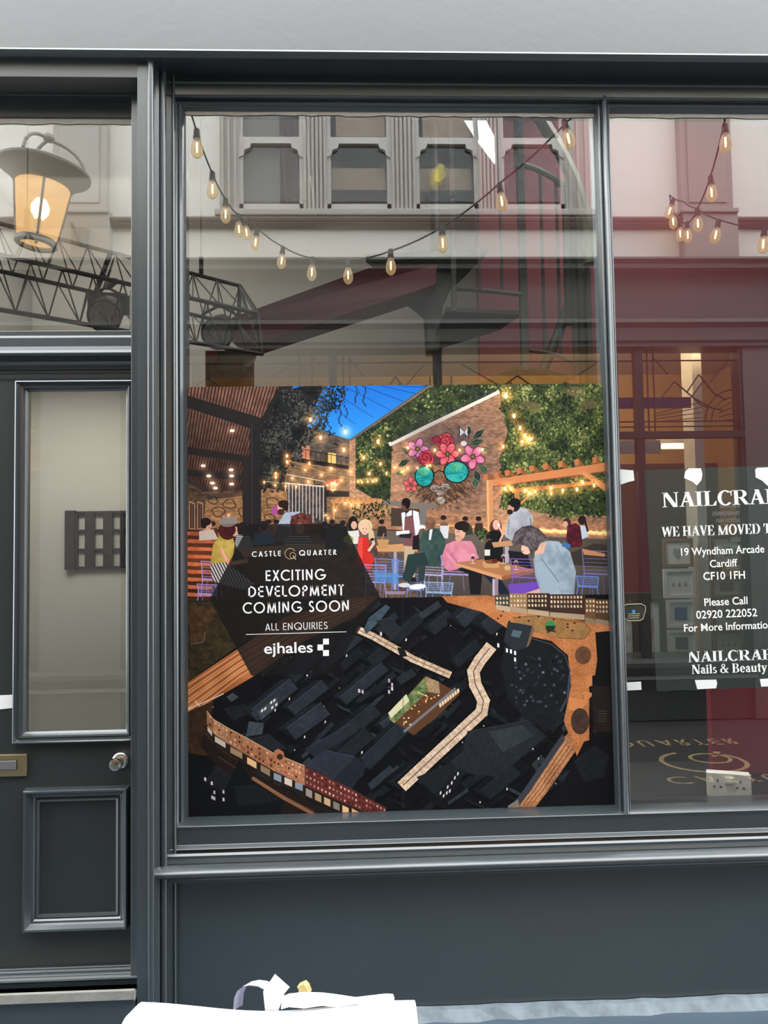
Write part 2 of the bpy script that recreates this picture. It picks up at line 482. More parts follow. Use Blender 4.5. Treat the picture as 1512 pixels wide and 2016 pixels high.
# ---- pillar between door and window: flat face, then beads stepping back to the glass
x1 = X_P1
w = X_G0 - x1
pp = [(X_P0, .14), (X_P0, FY), (x1 - .012, FY)] + [(x1 - .004 + .011 * math.cos(math.radians(a)), FY - .004 - .008 * math.sin(math.radians(a))) for a in range(180, -1, -30)]
def fx(p, Y): return xc(p, Y)
pp += [(fx(307.5, -.09), -.090), (fx(314, -.085), -.085)]
cxm = fx(321, -.08)
pp += [(cxm + .012 * math.cos(math.radians(a)), -.075 - .012 * math.sin(math.radians(a))) for a in range(180, -1, -30)]
pp += [(fx(328, -.055), -.055), (fx(339, -.05), -.050)]
cxm = fx(343, -.05)
pp += [(cxm + .006 * math.cos(math.radians(a)), -.048 - .010 * math.sin(math.radians(a))) for a in range(180, -1, -30)]
pp += [(fx(347.5, -.03), -.030), (fx(353, -.02), -.022), (fx(356, -.02), -.027), (fx(359.5, -.018), -.018), (X_G0 - .002, -.001), (X_G0 - .002, .05), (x1, .14)]
struct(MB().extz(pp, .0, zso).build('trim_4', PAINT, smooth='w'), 'dark pillar between door and window with vertical beads', 'pillar')

# ---- window sill and bottom rail
zb = lambda row, Y: zr(row, Y)
sl = [(.06, Z_SILL), (.0, Z_SILL), (-.042, zb(1614, -.042)), (-.046, zb(1617, -.046)), (-.040, zb(1621, -.04)), (-.038, zb(1652, -.038))]
z0 = zb(1655, -.045); z1_ = zb(1664, -.045)
sl += [(-.040 - .014 * math.sin(math.radians(a)), z0 + (z1_ - z0) * a / 180) for a in range(0, 181, 30)]
sl += [(-.042, zb(1667, -.04)), (-.060, zb(1669, -.06)), (-.066, zb(1674, -.066)), (-.066, zb(1679, -.066)), (-.076, zb(1682, -.076)), (-.080, zb(1688, -.08)), (-.078, zb(1690, -.08))]
z0 = zb(1692, -.09); z1_ = zb(1719, -.09)
sl += [(-.080 - .030 * math.sin(math.radians(a)) - .008 * a / 180, z0 + (z1_ - z0) * a / 180) for a in range(10, 181, 17)]
sl += [(-.070, z1_ - .004), (-.060, zb(1723, -.06)), (.06, zb(1723, -.06))]
x_s0 = xc(318, -.06, 1700)
struct(MB().extx(sl, xc(307, -.09, 1710), XR).build('trim_5', PAINT, smooth='w'), 'moulded dark sill with rounded nosing under the shop window', 'sill')
# pillar-side return below the sill and the riser panel
xr0, xr1 = xc(303, -.06, 1850), xc(318, -.05, 1850)
z_n = zb(1722, -.06)
b = MB().box(xr1 - .004, XR, -.030, .10, z_rb - .02, z_n + .01)
struct(b.build('wall_riser', PAINT), 'smooth dark panel below the window sill', 'wall')
b = MB().extz([(xr0 - .004, .06), (xr0 - .004, -.110), (xr0 + .008, -.112), (xr1 - .010, -.080), (xr1 - .006, -.082), (xr1, -.030), (xr1, .06)], 0, z_n)
struct(b.build('trim_6', PAINT, bevel=.001), 'thin bevelled edge strip left of the panel under the window', 'moulding')
b = MB().box(xr0, XR, -.062, .02, z_n - .006, z_n + .004)
struct(b.build('trim_7', PAINT, bevel=.002), 'thin fillet under the sill nosing', 'moulding')
# flaking plinth edge at the foot of the panel
b = MB(); random.seed(4)
n = 60
xs = [xr0 + (XR - xr0) * i / n for i in range(n + 1)]
vs = []
for x in xs:
    j = random.uniform(-.003, .003)
    vs += [(x, -.033, z_rb + .006 + j), (x, -.052, z_rb + .004 + j), (x, -.075 + random.uniform(-.01, .01), -.011)]
b.add(vs, [f for i in range(n) for f in ((3 * i, 3 * i + 1, 3 * i + 4, 3 * i + 3), (3 * i + 1, 3 * i + 2, 3 * i + 5, 3 * i + 4))])
struct(b.build('trim_8', mat('weathered_plinth_paint', (.20, .24, .27), .6, bump=.6, bscale=60, var=.5, vscale=24)), 'flaking weathered strip where panel meets paving', 'trim')

# ---- mullion between the two panes
def mull():
    a, c = X_M0, X_M1
    wd = c - a
    return [(a, .05), (a, -.006), (a + wd * .10, -.030), (a + wd * .22, -.034), (a + wd * .30, -.028), (a + wd * .34, -.046), (a + wd * .5, -.054), (a + wd * .66, -.046), (a + wd * .70, -.028), (a + wd * .8, -.034), (a + wd * .92, -.026), (c, -.006), (c, .05)]
struct(MB().extz(mull(), Z_SILL - .02, Z_PT + .04).build('trim_9', PAINT, bevel=.002), 'slim dark moulded mullion between the two shop panes', 'mullion')

# ---- panes
def pane(name, x0, x1, z0, z1, Y, label):
    b = MB()
    b.add([(x0, Y, z0), (x1, Y, z0), (x1, Y, z1), (x0, Y, z1)], [(0, 1, 2, 3)])
    b.m = 1
    b.add([(x0, Y + .006, z0), (x1, Y + .006, z0), (x1, Y + .006, z1), (x0, Y + .006, z1)], [(3, 2, 1, 0)])
    for (p, q) in (((x0, z0), (x1, z0)), ((x1, z0), (x1, z1)), ((x1, z1), (x0, z1)), ((x0, z1), (x0, z0))):
        b.add([(p[0], Y, p[1]), (q[0], Y, q[1]), (q[0], Y + .006, q[1]), (p[0], Y + .006, p[1])], [(3, 2, 1, 0)])
    o = b.build('pane', [GLASS, GLASSB], ROOTS[name])
    return o
ROOTS = {}
def window(name, x0, x1, z0, z1, Y, label):
    ROOTS[name] = structroot(name, ((x0 + x1) / 2, Y, z0), label, 'window')
    pane(name, x0, x1, z0, z1, Y, label)
    random.seed(len(name) + int(x0 * 50))
    # ragged putty line along the head
    n = 46; vs = []
    for i in range(n + 1):
        x = x0 + (x1 - x0) * i / n
        vs += [(x, Y - .002, z1 + .004), (x, Y - .003, z1 - .012 - random.uniform(0, .006))]
    b = MB().add(vs, [(2 * i, 2 * i + 1, 2 * i + 3, 2 * i + 2) for i in range(n)])
    b.build('putty', PUTTY, ROOTS[name])['label'] = 'ragged white putty along the glass edge'
window('window_1', X_G0 - .004, X_M0 + .004, Z_SILL - .004, Z_PT, GY, 'large shop pane behind the mural poster, left of the mullion')
window('window_2', X_M1 - .004, XR, Z_SILL - .004, Z_PT, GY, 'shop pane behind the relocation notice, right of the mullion')

# ---- door bay: head, recess, transom light, transom rail, door
DY = .004
zh0, zh1 = zr(127, FY, 135), zr(152, FY, 135)
b = MB().box(XL, X_P0 + .001, FY, .02, zh1, zso)
struct(b.build('trim_10', PAINTF, bevel=.002), 'pale grey flat board over the door bay', 'board')
zg1 = zr(236, DY, 135)
prof = [(.02, zh1 + .02), (.02, zh1 - .006), (DY - .05, zh1 - .010), (DY - .05, zr(198, .05, 135)), (DY - .045, zr(205, .05, 135))]
prof += [(DY - .03, zr(214, .07, 135)), (DY - .034, zr(219, .07, 135)), (DY - .02, zr(225, .08, 135)), (DY - .012, zr(228, .09, 135)), (DY - .012, zg1 + .004), (DY + .05, zg1 + .004), (DY + .05, zh1 + .02)]
struct(MB().extx(prof, XL, X_P0 + .004).build('trim_11', PAINT, smooth=False, bevel=.002), 'deep dark recess moulding above the door light', 'moulding')
x_tr = xc(261, DY, 450)
b = MB().extz([(x_tr, DY + .04), (x_tr, DY - .01), (x_tr + .010, DY - .028), (x_tr + .012, DY - .06), (X_P0 + .02, DY - .06), (X_P0 + .02, DY + .04)], 0, zh1)
struct(b.build('trim_12', PAINT, bevel=.002), 'dark jamb at the right of the door bay', 'jamb')
zt0 = zr(661, DY, 135)
window('window_3', XL, x_tr + .003, zt0 - .003, zg1 - .002, DY, 'transom light over the door where a lit lantern shows')
zq = lambda row, Y: zr(row, Y, 135)
prof = [(DY + .05, zt0), (DY - .005, zt0), (DY - .03, zq(666, .07)), (DY - .03, zq(676, .07)), (DY - .034, zq(679, .066)), (-.030, zq(683, -.03)), (-.046, zq(689, -.046)), (-.050, zq(695, -.05)), (-.044, zq(700, -.044)),
        (-.026, zq(704, -.026)), (-.010, zq(712, -.01)), (.0, zq(719, .0)), (.004, zq(727, .0)), (.012, zq(729, .01)), (.012, zq(733, .01)), (.014, zq(737, .014)), (.014, zq(746, .014)), (.017, zq(749, .017)), (.017, zq(756, .017)), (DY + .05, zq(757, .06))]
struct(MB().extx(prof, XL, X_P0 + .004).build('trim_13', PAINT, bevel=.002), 'moulded transom rail over the door with a light catching top edge', 'transom')

# door leaf with its glazing
LY = DY - .02                     # face of the leaf
ztop = zq(756, LY) + .004
zbot = zr(1945, LY, 135)
droot = structroot('door_1', (xc(130, LY), LY, zbot), 'dark panelled shop door with a tall glass light', 'door')
ROOTS['door_1'] = droot
gx0, gx1 = xc(57, LY + .02, 1100), xc(251, LY + .02, 1100)
gz0, gz1 = zr(1436, LY + .02, 150), zr(773, LY + .02, 150)
DXL, DXR = -1.75, X_P0 + .03
b = MB()
b.box(DXL, gx0 - .008, LY, LY + .045, zbot, ztop)
b.box(gx1 + .008, DXR, LY, LY + .045, zbot, ztop)
b.box(gx0 - .008, gx1 + .008, LY, LY + .045, zbot, gz0 - .008)
b.box(gx0 - .008, gx1 + .008, LY, LY + .045, gz1 + .008, ztop)
b.build('leaf', DOORP, droot)
def frame_ring(b, x0, x1, z0, z1, prof):
    """picture-frame moulding; prof = (outset from the opening, y)"""
    rings = []
    for o_, y in prof:
        rings.append([(x0 - o_, y, z0 - o_), (x1 + o_, y, z0 - o_), (x1 + o_, y, z1 + o_), (x0 - o_, y, z1 + o_)])
    vs = [v for r in rings for v in r]; fs = []
    for i in range(len(rings) - 1):
        for k in range(4):
            k2 = (k + 1) % 4
            fs.append((i * 4 + k, i * 4 + k2, (i + 1) * 4 + k2, (i + 1) * 4 + k))
    return b.add(vs, fs)
b = MB()
frame_ring(b, gx0, gx1, gz0, gz1, [(0, LY + .016), (0, LY + .002), (.006, LY - .004), (.010, LY - .014), (.016, LY - .016), (.019, LY - .010), (.024, LY - .012), (.030, LY - .024), (.034, LY - .022), (.036, LY - .001)])
b.build('glazing_bead', PAINT, droot)
pane('door_1', gx0 - .004, gx1 + .004, gz0 - .004, gz1 + .004, LY + .012, '')
# lower raised panel with its bolection moulding
px0, px1 = xc(80, LY, 1690), xc(228, LY, 1690)
pz0, pz1 = zr(1796, LY, 150), zr(1577, LY, 150)
b = MB()
frame_ring(b, px0, px1, pz0, pz1, [(0, LY + .002), (.002, LY - .006), (.010, LY - .010), (.014, LY - .006), (.020, LY - .012), (.026, LY - .014), (.030, LY - .020), (.038, LY - .034), (.044, LY - .036), (.047, LY - .030), (.049, LY + .001)])
b.build('panel_moulding', PAINT, droot)
b = MB().box(px0 - .004, px1 + .004, LY - .0015, LY + .01, pz0 - .004, pz1 + .004)
b.build('panel', DOORP, droot)
# weatherboard at the foot
prof = [(LY + .01, zr(1902, LY, 135))]
y = LY
for row, yy in ((1904, -.010), (1910, -.014), (1912, -.024), (1917, -.026), (1919, -.034), (1924, -.038), (1926, -.05), (1931, -.054), (1934, -.050), (1945, -.046)):
    prof.append((LY + yy, zr(row, LY + yy, 135)))
prof += [(LY + .01, zbot)]
MB().extx(prof, DXL, X_P0 + .01).build('weatherboard', PAINT, droot, bevel=.001)
BRASS = mat('dull_brass', (.52, .42, .24), .38, 1.0, bump=.1, bscale=80)
CHROME = mat('worn_chrome', (.66, .63, .58), .22, 1.0)
STEEL = mat('brushed_steel', (.50, .50, .50), .4, 1.0)
# knob
kc = at(237, 1497, LY); kf = at(229, 1503, LY - .055)
b = MB().lathe([(.0, .0), (.026, .0), (.027, -.003), (.024, -.006), (.014, -.008), (.011, -.014), (.010, -.030), (.016, -.036), (.021, -.043), (.022, -.052), (.019, -.060), (.010, -.063), (0, -.064)], (kc.x, LY, kc.z), (0, 1, 0), 28)
b.build('door_knob', CHROME, droot, smooth=True)['label'] = 'round chrome door knob on a rose'
# letter plate
lx1 = xc(55, LY, 1505)
lz0, lz1 = zr(1527, LY, 30), zr(1484, LY, 30)
fz0, fz1 = zr(1513, LY, 20), zr(1496, LY, 20)
fx1 = xc(35, LY, 1505)
b = MB().box(lx1 - .26, lx1, LY - .010, LY, lz0, lz1)
o = b.build('letter_plate', BRASS, droot, bevel=.002)
o['label'] = 'brass letter plate with a steel flap'
b = MB().box(lx1 - .22, fx1 + .002, LY - .0108, LY - .009, fz0 - .002, fz1 + .002)
b.build('slot_edge', BLACK, o)
b = MB().box(lx1 - .22, fx1, LY - .0135, LY - .010, fz0, fz1)
b.build('flap', STEEL, o, bevel=.001)
# keyhole escutcheon, half hidden by the pillar
kh = at(266.5, 1609, LY)
b = MB().lathe([(0, .002), (.0085, .002), (.0095, .0), (.0085, -.003), (.005, -.004), (0, -.004)], (kh.x, LY, kh.z), (0, 1, 0), 18)
o = b.build('keyhole_cover', BRASS, droot, smooth=True)
b = MB().box(kh.x - .0015, kh.x + .0015, LY - .0048, LY - .003, kh.z - .006, kh.z + .003)
b.build('keyhole', BLACK, o)
# threshold
zth = zr(1945, LY - .05, 135)
z_t2 = zr(1974, FY - .02, 135)
b = MB().extx([(.2, zth - .002), (LY - .06, zth - .004), (FY - .01, zr(1951, FY - .01, 135)), (FY - .02, zr(1954, FY - .02, 135)), (FY - .02, z_t2), (.2, z_t2)], XL, X_P0 - .002)
struct(b.build('trim_14', STONE, bevel=.004), 'pale worn stone threshold under the door', 'threshold')
b = MB().box(XL, X_P0 - .004, FY - .005, .2, -.012, z_t2)
struct(b.build('trim_15', PAINT), 'dark plinth under the stone threshold', 'plinth')

# small marks on the door
TAGW = mat('white_card', (.85, .84, .84), .7)
b = MB().ppoly([(-40, 1371), (39, 1367), (40, 1392), (4, 1396), (-40, 1397)], LY - .0005, -.0015)
tag(b.build('door_tag', TAGW), 'blank white card stuck on the door above the letter plate', 'card')

# ------------------------------------------------------------------ interior of our shop
b = MB().box(-2.9, 4.2, .05, 4.4, 0, .10)
struct(b.build('floor_shop', DARKF), 'dark floor inside the shop', 'floor')
b = MB().box(-3.0, 4.2, 4.3, 4.4, .1, 6.4)
struct(b.build('wall_shop_rear', GREY), 'grey wall at the rear of the shop interior', 'wall')
b = MB().box(-3.0, -2.9, .3, 4.4, .1, 6.4)
struct(b.build('wall_shop_left', GREY), 'grey left side wall of the shop interior', 'wall')
b = MB().box(4.2, 4.3, .3, 4.4, .1, 6.4)
struct(b.build('wall_shop_right', BURG), 'burgundy right side wall of the shop interior', 'wall')
# ceiling over the left half, stair void on the right
c0 = atz(560, 400, 4.5)
b = MB().box(-3.0, 4.3, .3, 4.4, 6.4, 6.5)
struct(b.build('ceiling', CEIL), 'high pale ceiling over the stair void', 'ceiling')
zc1 = 4.55
b = MB().prism([(-3, .3, zc1), (-.2, .3, zc1), (.0, 1.6, zc1), (-.32, 1.9, zc1), (-.32, 4.4, zc1), (-3, 4.4, zc1)], (0, 0, .2))
struct(b.build('ceiling_gallery', CEIL), 'lower pale ceiling with an angled edge in the shop', 'ceiling')
# burgundy partition on the right
BY = 3.0
xb = xc(945, BY, 700)
b = MB().box(xb, 4.2, BY, BY + .1, .1, 6.4)
struct(b.build('wall_partition', BURG), 'burgundy partition wall behind the spiral stair', 'wall')
# window bed, burgundy upstand on its right
zbed = Z_SILL - .03
xk = xc(1402, .42, 1450)
b = MB().box(X_G0 - .1, 4.0, .03, .62, .1, zbed)
struct(b.build('trim_16', BLACK), 'black window bed inside the shop', 'window bed')
b = MB().box(xk, 3.8, .42, .46, zbed, zr(1160, .42, 1420))
struct(b.build('wall_upstand', mat('burgundy_panel', (.32, .03, .055), .6)), 'burgundy panel standing at the back of the window bed', 'wall')
b = MB().box(xc(1190, .75, 1300), xk + .3, .75, .8, zbed - .3, zr(1168, .75, 1240))
struct(b.build('wall_upstand_dark', BLACK), 'black panel at the back of the window bed', 'wall')
# lobby behind the door: greige walls
b = MB().box(-2.6, -.80, 1.05, 1.12, .1, 2.55)
struct(b.build('wall_lobby', BEIGE), 'greige lobby wall behind the door glass', 'wall')
b = MB().box(-.84, -.80, .2, 1.05, .1, 2.55)
struct(b.build('wall_lobby_side', BEIGE), 'greige lobby side wall behind the pillar', 'wall')
# ------------------------------------------------------------------ the building across the passage
# (seen only mirrored in the panes; laid out at its mirrored place, then flipped to the real one)
OY = 4.2
MP = [0.0]                      # plane of the mirroring pane: 0, or that of the recessed door light
def V(b, name, m, parent=None, **k):
    b.mirror(); b.v = [(x, y + 2 * MP[0], z) for x, y, z in b.v]
    return b.build(name, m, parent, **k)
def real(p):
    return Vector((p[0], 2 * MP[0] - p[1], p[2]))
def vthing(name, label, cat, p, group=None):
    return thing(name, label, cat, real(p), group)
ox0, ox1 = -9, 10
z_corn1 = zr(505, OY - .2, 1300); z_corn0 = zr(528, OY - .1, 1300)
z_fas0 = zr(640, OY - .05, 1000); z_low = zr(684, OY - .05, 1000)
z_tb = zr(856, OY, 1330); z_os1 = zr(1298, OY - .1, 1330); z_os0 = zr(1338, OY - .1, 1330)
z_sc1 = zr(422, OY - .1, 1260); z_sc0 = zr(443, OY - .1, 1260)
ZT = 6.9

def sash_x(px): return xc(px, OY, 330)
SX = [(471, 597), (644, 769), (818, 940), (985, 1110)]
wz0 = zr(414, OY, 640); wzt = zr(278, OY, 560); wz1 = wzt + .62
wl, wr = sash_x(434), sash_x(1158)
b = MB()
zcm = z_corn1 - .05
b.box(ox0, wl, OY, OY + .25, zcm, ZT).box(wr, ox1, OY, OY + .25, zcm, ZT)
b.box(wl, wr, OY, OY + .25, zcm, wz0 - .02).box(wl, wr, OY, OY + .25, wz1 + .05, ZT)
struct(V(b, 'wall_opposite', CREAM), 'cream upper wall across the passage, mirrored in the panes', 'wall')
b = MB().extx([(OY, z_sc1), (OY - .06, z_sc1), (OY - .10, z_sc1 - .03), (OY - .09, z_sc1 - .05), (OY - .07, z_sc1 - .06), (OY - .07, z_sc0 + .03), (OY - .03, z_sc0), (OY, z_sc0)], ox0, ox1)
struct(V(b, 'trim_17', [CORD]), 'brown string course along the cream wall across the passage', 'string course')
b = MB().box(sash_x(425), sash_x(1166), OY - .09, OY, z_sc1, wz0 - .02)
struct(V(b, 'trim_18', TAUPE2, bevel=.01), 'pale sill under the row of sash windows', 'sill')
# pilasters
for i, (a, c, row) in enumerate(((1343, 1444, 400), (109, 214, 400))):
    oo = .08 * i
    x0, x1 = xc(a, OY - .1 + oo, row), xc(c, OY - .1 + oo, row)
    zm = zr(412, OY - .1, (a + c) / 2)
    b = MB().box(x0, x1, OY - .10, OY, zm, ZT).box(x0 + .06, x1 - .06, OY - .112, OY - .1, zm + .06, ZT)
    b.box(x0 - .03, x1 + .03, OY - .14, OY, zm - .04, zm).box(x0 - .0, x1 + .03, OY - .115, OY, z_corn1, zm - .04)
    struct(V(b, 'trim_%d' % (19 + i), TAUPE if i == 0 else TAUPE2, bevel=.008), 'taupe pilaster on the cream wall, %s' % ('mirrored in the right pane' if i == 0 else 'mirrored beside the lantern'), 'pilaster')
# sash windows
SASHG = glass_mat('sash_glass', .05, (.9, .9, .9))
WOOD = mat('raw_board_wood', (.42, .31, .19), .7, var=.3, vscale=9)
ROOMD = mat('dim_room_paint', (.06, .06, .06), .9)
edges = [wl] + [v for s in SX for v in (sash_x(s[0]), sash_x(s[1]))] + [wr]
for i, s in enumerate(SX):
    x0, x1 = sash_x(s[0]), sash_x(s[1])
    nm = 'window_%d' % (5 + i)
    r = structroot(nm, real(((x0 + x1) / 2, OY, wz0)), 'sash window across the passage, %s of the row of four' % ('first', 'second', 'third', 'fourth')[i], 'window')
    l0 = edges[2 * i] if i == 0 else (edges[2 * i] + edges[2 * i - 1]) / 2 if False else edges[2 * i]
    # surround halves reaching to the neighbouring sash
    lft = wl if i == 0 else (sash_x(SX[i - 1][1]) + x0) / 2
    rgt = wr if i == 3 else (x1 + sash_x(SX[i + 1][0])) / 2
    b = MB()
    for (p, q) in ((lft, x0), (x1, rgt)):
        b.box(p, q, OY - .05, OY + .1, wz0 - .02, wz1 + .05)
        for k in range(3):
            m_ = p + (q - p) * (k + .5) / 3
            b.box(m_ - .012, m_ + .012, OY - .07, OY - .05, wz0 - .02, wz1 + .05)
    b.box(x0, x1, OY - .05, OY + .1, wz1, wz1 + .05)
    V(b, 'surround', TAUPE2, r, bevel=.006)
    b = MB(); fw = .035
    b.box(x0, x0 + fw, OY, OY + .05, wz0, wz1).box(x1 - fw, x1, OY, OY + .05, wz0, wz1)
    b.box(x0, x1, OY, OY + .05, wz0 - .02, wz0 + .06).box(x0, x1, OY - .02, OY + .05, wzt - .03, wzt + .03).box(x0, x1, OY, OY + .05, wz1 - .04, wz1)
    for sx, sg in ((x0, 1), (x1, -1)):          # sash horns
        b.prism([(sx, OY - .02, wzt - .03), (sx + sg * .11, OY - .02, wzt - .03), (sx + sg * .10, OY - .02, wzt - .07), (sx + sg * .05, OY - .02, wzt - .09), (sx + sg * .04, OY - .02, wzt - .14), (sx, OY - .02, wzt - .16)], (0, .05, 0))
    V(b, 'sash_frame', mat('sash_white_paint', (.58, .56, .52), .5), r)
    b = MB().add([(x0, OY + .02, wz0), (x1, OY + .02, wz0), (x1, OY + .02, wz1), (x0, OY + .02, wz1)], [(0, 1, 2, 3)])
    V(b, 'pane', SASHG, r)
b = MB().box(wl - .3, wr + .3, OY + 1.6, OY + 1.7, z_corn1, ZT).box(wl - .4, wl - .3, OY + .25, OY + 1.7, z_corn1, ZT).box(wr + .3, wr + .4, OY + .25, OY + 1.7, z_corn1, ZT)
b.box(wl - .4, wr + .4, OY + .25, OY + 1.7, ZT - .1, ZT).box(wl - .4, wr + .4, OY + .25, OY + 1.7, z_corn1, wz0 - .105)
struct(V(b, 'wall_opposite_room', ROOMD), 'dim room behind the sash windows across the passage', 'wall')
# boards leaning inside the sash windows
zb0 = zr(388, OY + .2, 700)
for i in (1, 2):
    x0, x1 = sash_x(SX[i][0]), sash_x(SX[i][1])
    for k, (ra, rb, lab) in enumerate(((333, 376, 'pale board across the lower sash, second window of the row' if i == 1 else 'pale board across the lower sash, third window of the row'),
                                       (150, 272, 'large pale board behind the upper sash, second window of the row' if i == 1 else 'large pale board behind the upper sash, third window of the row'))):
        za, zb_ = zr(rb, OY + .12, 700), zr(ra, OY + .12, 700)
        b = MB().box(x0 + .03 + (.05 if k else 0), x1 - .04, OY + .10, OY + .13, za, min(zb_, wz1 - .06))
        tag(V(b, 'wooden_board', WOOD, bevel=.004), lab, 'board')
b = MB().box(sash_x(644) + .03, sash_x(769) - .03, OY + .30, OY + .6, wz0 - .1, zb0)
tag(V(b, 'dark_crate', BLACK, bevel=.01), 'black crate on the floor inside the second sash window', 'crate')
# added grey backing and stand-in curtain inside the first window
xq0, xq1 = sash_x(471), sash_x(597)
b = MB().box(xq0 + .02, xq0 + (xq1 - xq0) * .62, OY + .09, OY + .10, wz0, wz1 - .05)
tag(V(b, 'grey_backing', mat('backing_grey', (.20, .21, .19), .8)), 'flat grey sheet added behind the left half of the first sash', 'blind')  # sheet added to give the first pane its lighter grey
vs = []; n = 30
for i in range(n + 1):
    t = i / n
    x = xq0 + (xq1 - xq0) * (.50 + .48 * t); dy_ = .03 * math.sin(t * 22)
    xb_ = xq0 + (xq1 - xq0) * (.70 + .28 * t)
    vs += [(x, OY + .16 + dy_, wz1 - .05), (xb_, OY + .16 + dy_ * .6, wz0 + .02 + .03 * (1 - t))]
b = MB()
b.add(vs, [(2 * i, 2 * i + 1, 2 * i + 3, 2 * i + 2) for i in range(n)])
tag(V(b, 'drapery', mat('dark_plum_drapery', (.055, .025, .04), .8), smooth=True), 'dark plum curtain stand-in behind the first sash window', 'drapery')  # draped stand-in for a dark shape in the pane
# crumpled yellow bag in the third window
c = at(860, 352, OY + .075)
random.seed(8)
vs = []; fs = []
nu, nv = 12, 8
for j in range(nv + 1):
    t = math.pi * j / nv
    for k in range(nu):
        a = 2 * math.pi * k / nu
        rr = random.uniform(.8, 1.15)
        X = math.sin(t) * math.cos(a) * .075 * rr; Z = math.cos(t) * .115 * rr
        vs.append((c.x + X * .9 + Z * .35, c.y - .03 + math.sin(t) * math.sin(a) * .03 * rr, c.z + Z - X * .2))
for j in range(nv):
    for k in range(nu):
        fs.append((j * nu + k, j * nu + (k + 1) % nu, (j + 1) * nu + (k + 1) % nu, (j + 1) * nu + k))
tag(V(MB().add(vs, fs), 'plastic_bag', mat('yellow_plastic', (.80, .62, .06), .5)), 'crumpled yellow bag behind the third sash window', 'bag')

# ---- ground-floor front across the passage
b = MB().extx([(OY + .2, z_corn1), (OY - .20, z_corn1), (OY - .23, z_corn1 - .03), (OY - .19, z_corn1 - .06), (OY - .19, z_corn1 - .10), (OY - .12, z_corn0 - .02), (OY - .05, z_corn0 - .05), (OY - .05, z_fas0 + .06), (OY - .10, z_fas0 + .04), (OY - .12, z_fas0), (OY - .08, z_fas0 - .04), (OY - .08, z_low + .05), (OY - .06, z_low + .03), (OY - .06, z_low), (OY + .2, z_low)], ox0, ox1)
struct(V(b, 'trim_21', OPPD), 'dark fascia with cornices across the passage', 'fascia')
xa, xz = xc(240, OY, 900), xc(1466, OY, 900)
xd0, xd1 = xc(84, OY, 900), xc(240, OY, 900)
b = MB().box(xz, ox1, OY - .03, OY + .2, 0, z_low + .05).box(ox0, -3.9, OY - .03, OY + .2, 0, z_low + .05).box(xd0, xd1, OY - .04, OY + .2, 0, z_low + .05)
struct(V(b, 'wall_opposite_front', mat('opposite_front_paint', (.11, .10, .095), .5)), 'dark painted piers of the shopfront across the passage', 'wall')
b = MB().extx([(OY + .4, z_os1), (OY - .05, z_os1), (OY - .11, z_os1 - .03), (OY - .11, z_os1 - .07), (OY - .06, z_os0 + .03), (OY - .08, z_os0), (OY + .0, z_os0 - .02), (OY + .0, 0), (OY + .2, 0), (OY + .2, z_os0)], -3.9, xz)
struct(V(b, 'trim_22', mat('opposite_sill_paint', (.06, .065, .065), .3)), 'dark sill and panel of the shop across the passage', 'sill')
# window band: bars and leaded lights
LEAD = mat('dark_leading', (.02, .018, .016), .6)
OGL = glass_mat('opposite_glass', .04, (.95, .95, .93))
mx = [-3.9, xd0, xd1, xc(655, OY, 720), xc(861, OY, 720), xc(1258, OY, 780), xz]
def leaded_bay(r, x0, x1, flip):
    b = MB(); z0, z1 = z_tb, z_low
    Y = OY + .03
    w = x1 - x0; h = z1 - z0
    def P(u, v):
        return (x0 + w * ((1 - u) if flip else u), Y, z0 + h * v)
    def L(*uv, r_=.007):
        b.tube([P(u, v) for u, v in uv], r_, 5)
    L((0, .16), (1, .16)); L((0, .10), (1, .10)); L((0, .86), (1, .86))
    L((.10, 0), (.10, 1)); L((.16, 0), (.16, 1)); L((.93, 0), (.93, .7))
    L((.16, .34), (.36, .62)); L((.36, .62), (.62, .34)); L((.62, .34), (.82, .28))
    L((.48, .5), (.60, .70)); L((.60, .70), (.74, .48)); L((.52, .44), (.64, .62)); L((.52, .44), (.74, .30))
    L(*[(.93 - .28 * math.cos(math.radians(a)), .16 + .36 * math.sin(math.radians(a))) for a in range(0, 91, 10)])
    L(*[(.93 - .22 * math.cos(math.radians(a)), .16 + .27 * math.sin(math.radians(a))) for a in range(0, 91, 10)])
    L((.74, .48), (.86, .40)); L((.16, .9), (.30, .70), r_=.005); L((.7, .6), (.88, .84), r_=.005)
    for k in range(4):
        L((.93, .18 + .07 * k), (.78, .16 + .045 * k), r_=.005)
        L((.16, .16 + .03 * k), (.62, .20 + .06 * k), r_=.004)
    V(b, 'leading', LEAD, r)
for i in range(len(mx) - 1):
    if i == 1:
        continue
    x0, x1 = mx[i], mx[i + 1]
    nm = 'window_%d' % (10 + i)
    r = structroot(nm, real(((x0 + x1) / 2, OY, z_os1)), 'leaded shop window across the passage, bay %s' % ('beyond the pier', '', 'beside the pier', 'left of centre', 'behind the spiral stair', 'with picture frames')[i], 'window')
    fr = MB(); fw = .035
    fr.box(x0, x0 + fw, OY - .02, OY + .06, z_os1, z_low).box(x1 - fw, x1, OY - .02, OY + .06, z_os1, z_low)
    fr.box(x0, x1, OY - .03, OY + .06, z_tb - .03, z_tb + .03)
    V(fr, 'frame', mat('opposite_frame_paint', (.03, .028, .027), .4), r)
    leaded_bay(r, x0, x1, i % 2 == 0)
    g = MB().add([(x0, OY + .04, z_os1), (x1, OY + .04, z_os1), (x1, OY + .04, z_low), (x0, OY + .04, z_low)], [(0, 1, 2, 3)])
    V(g, 'pane', OGL, r)
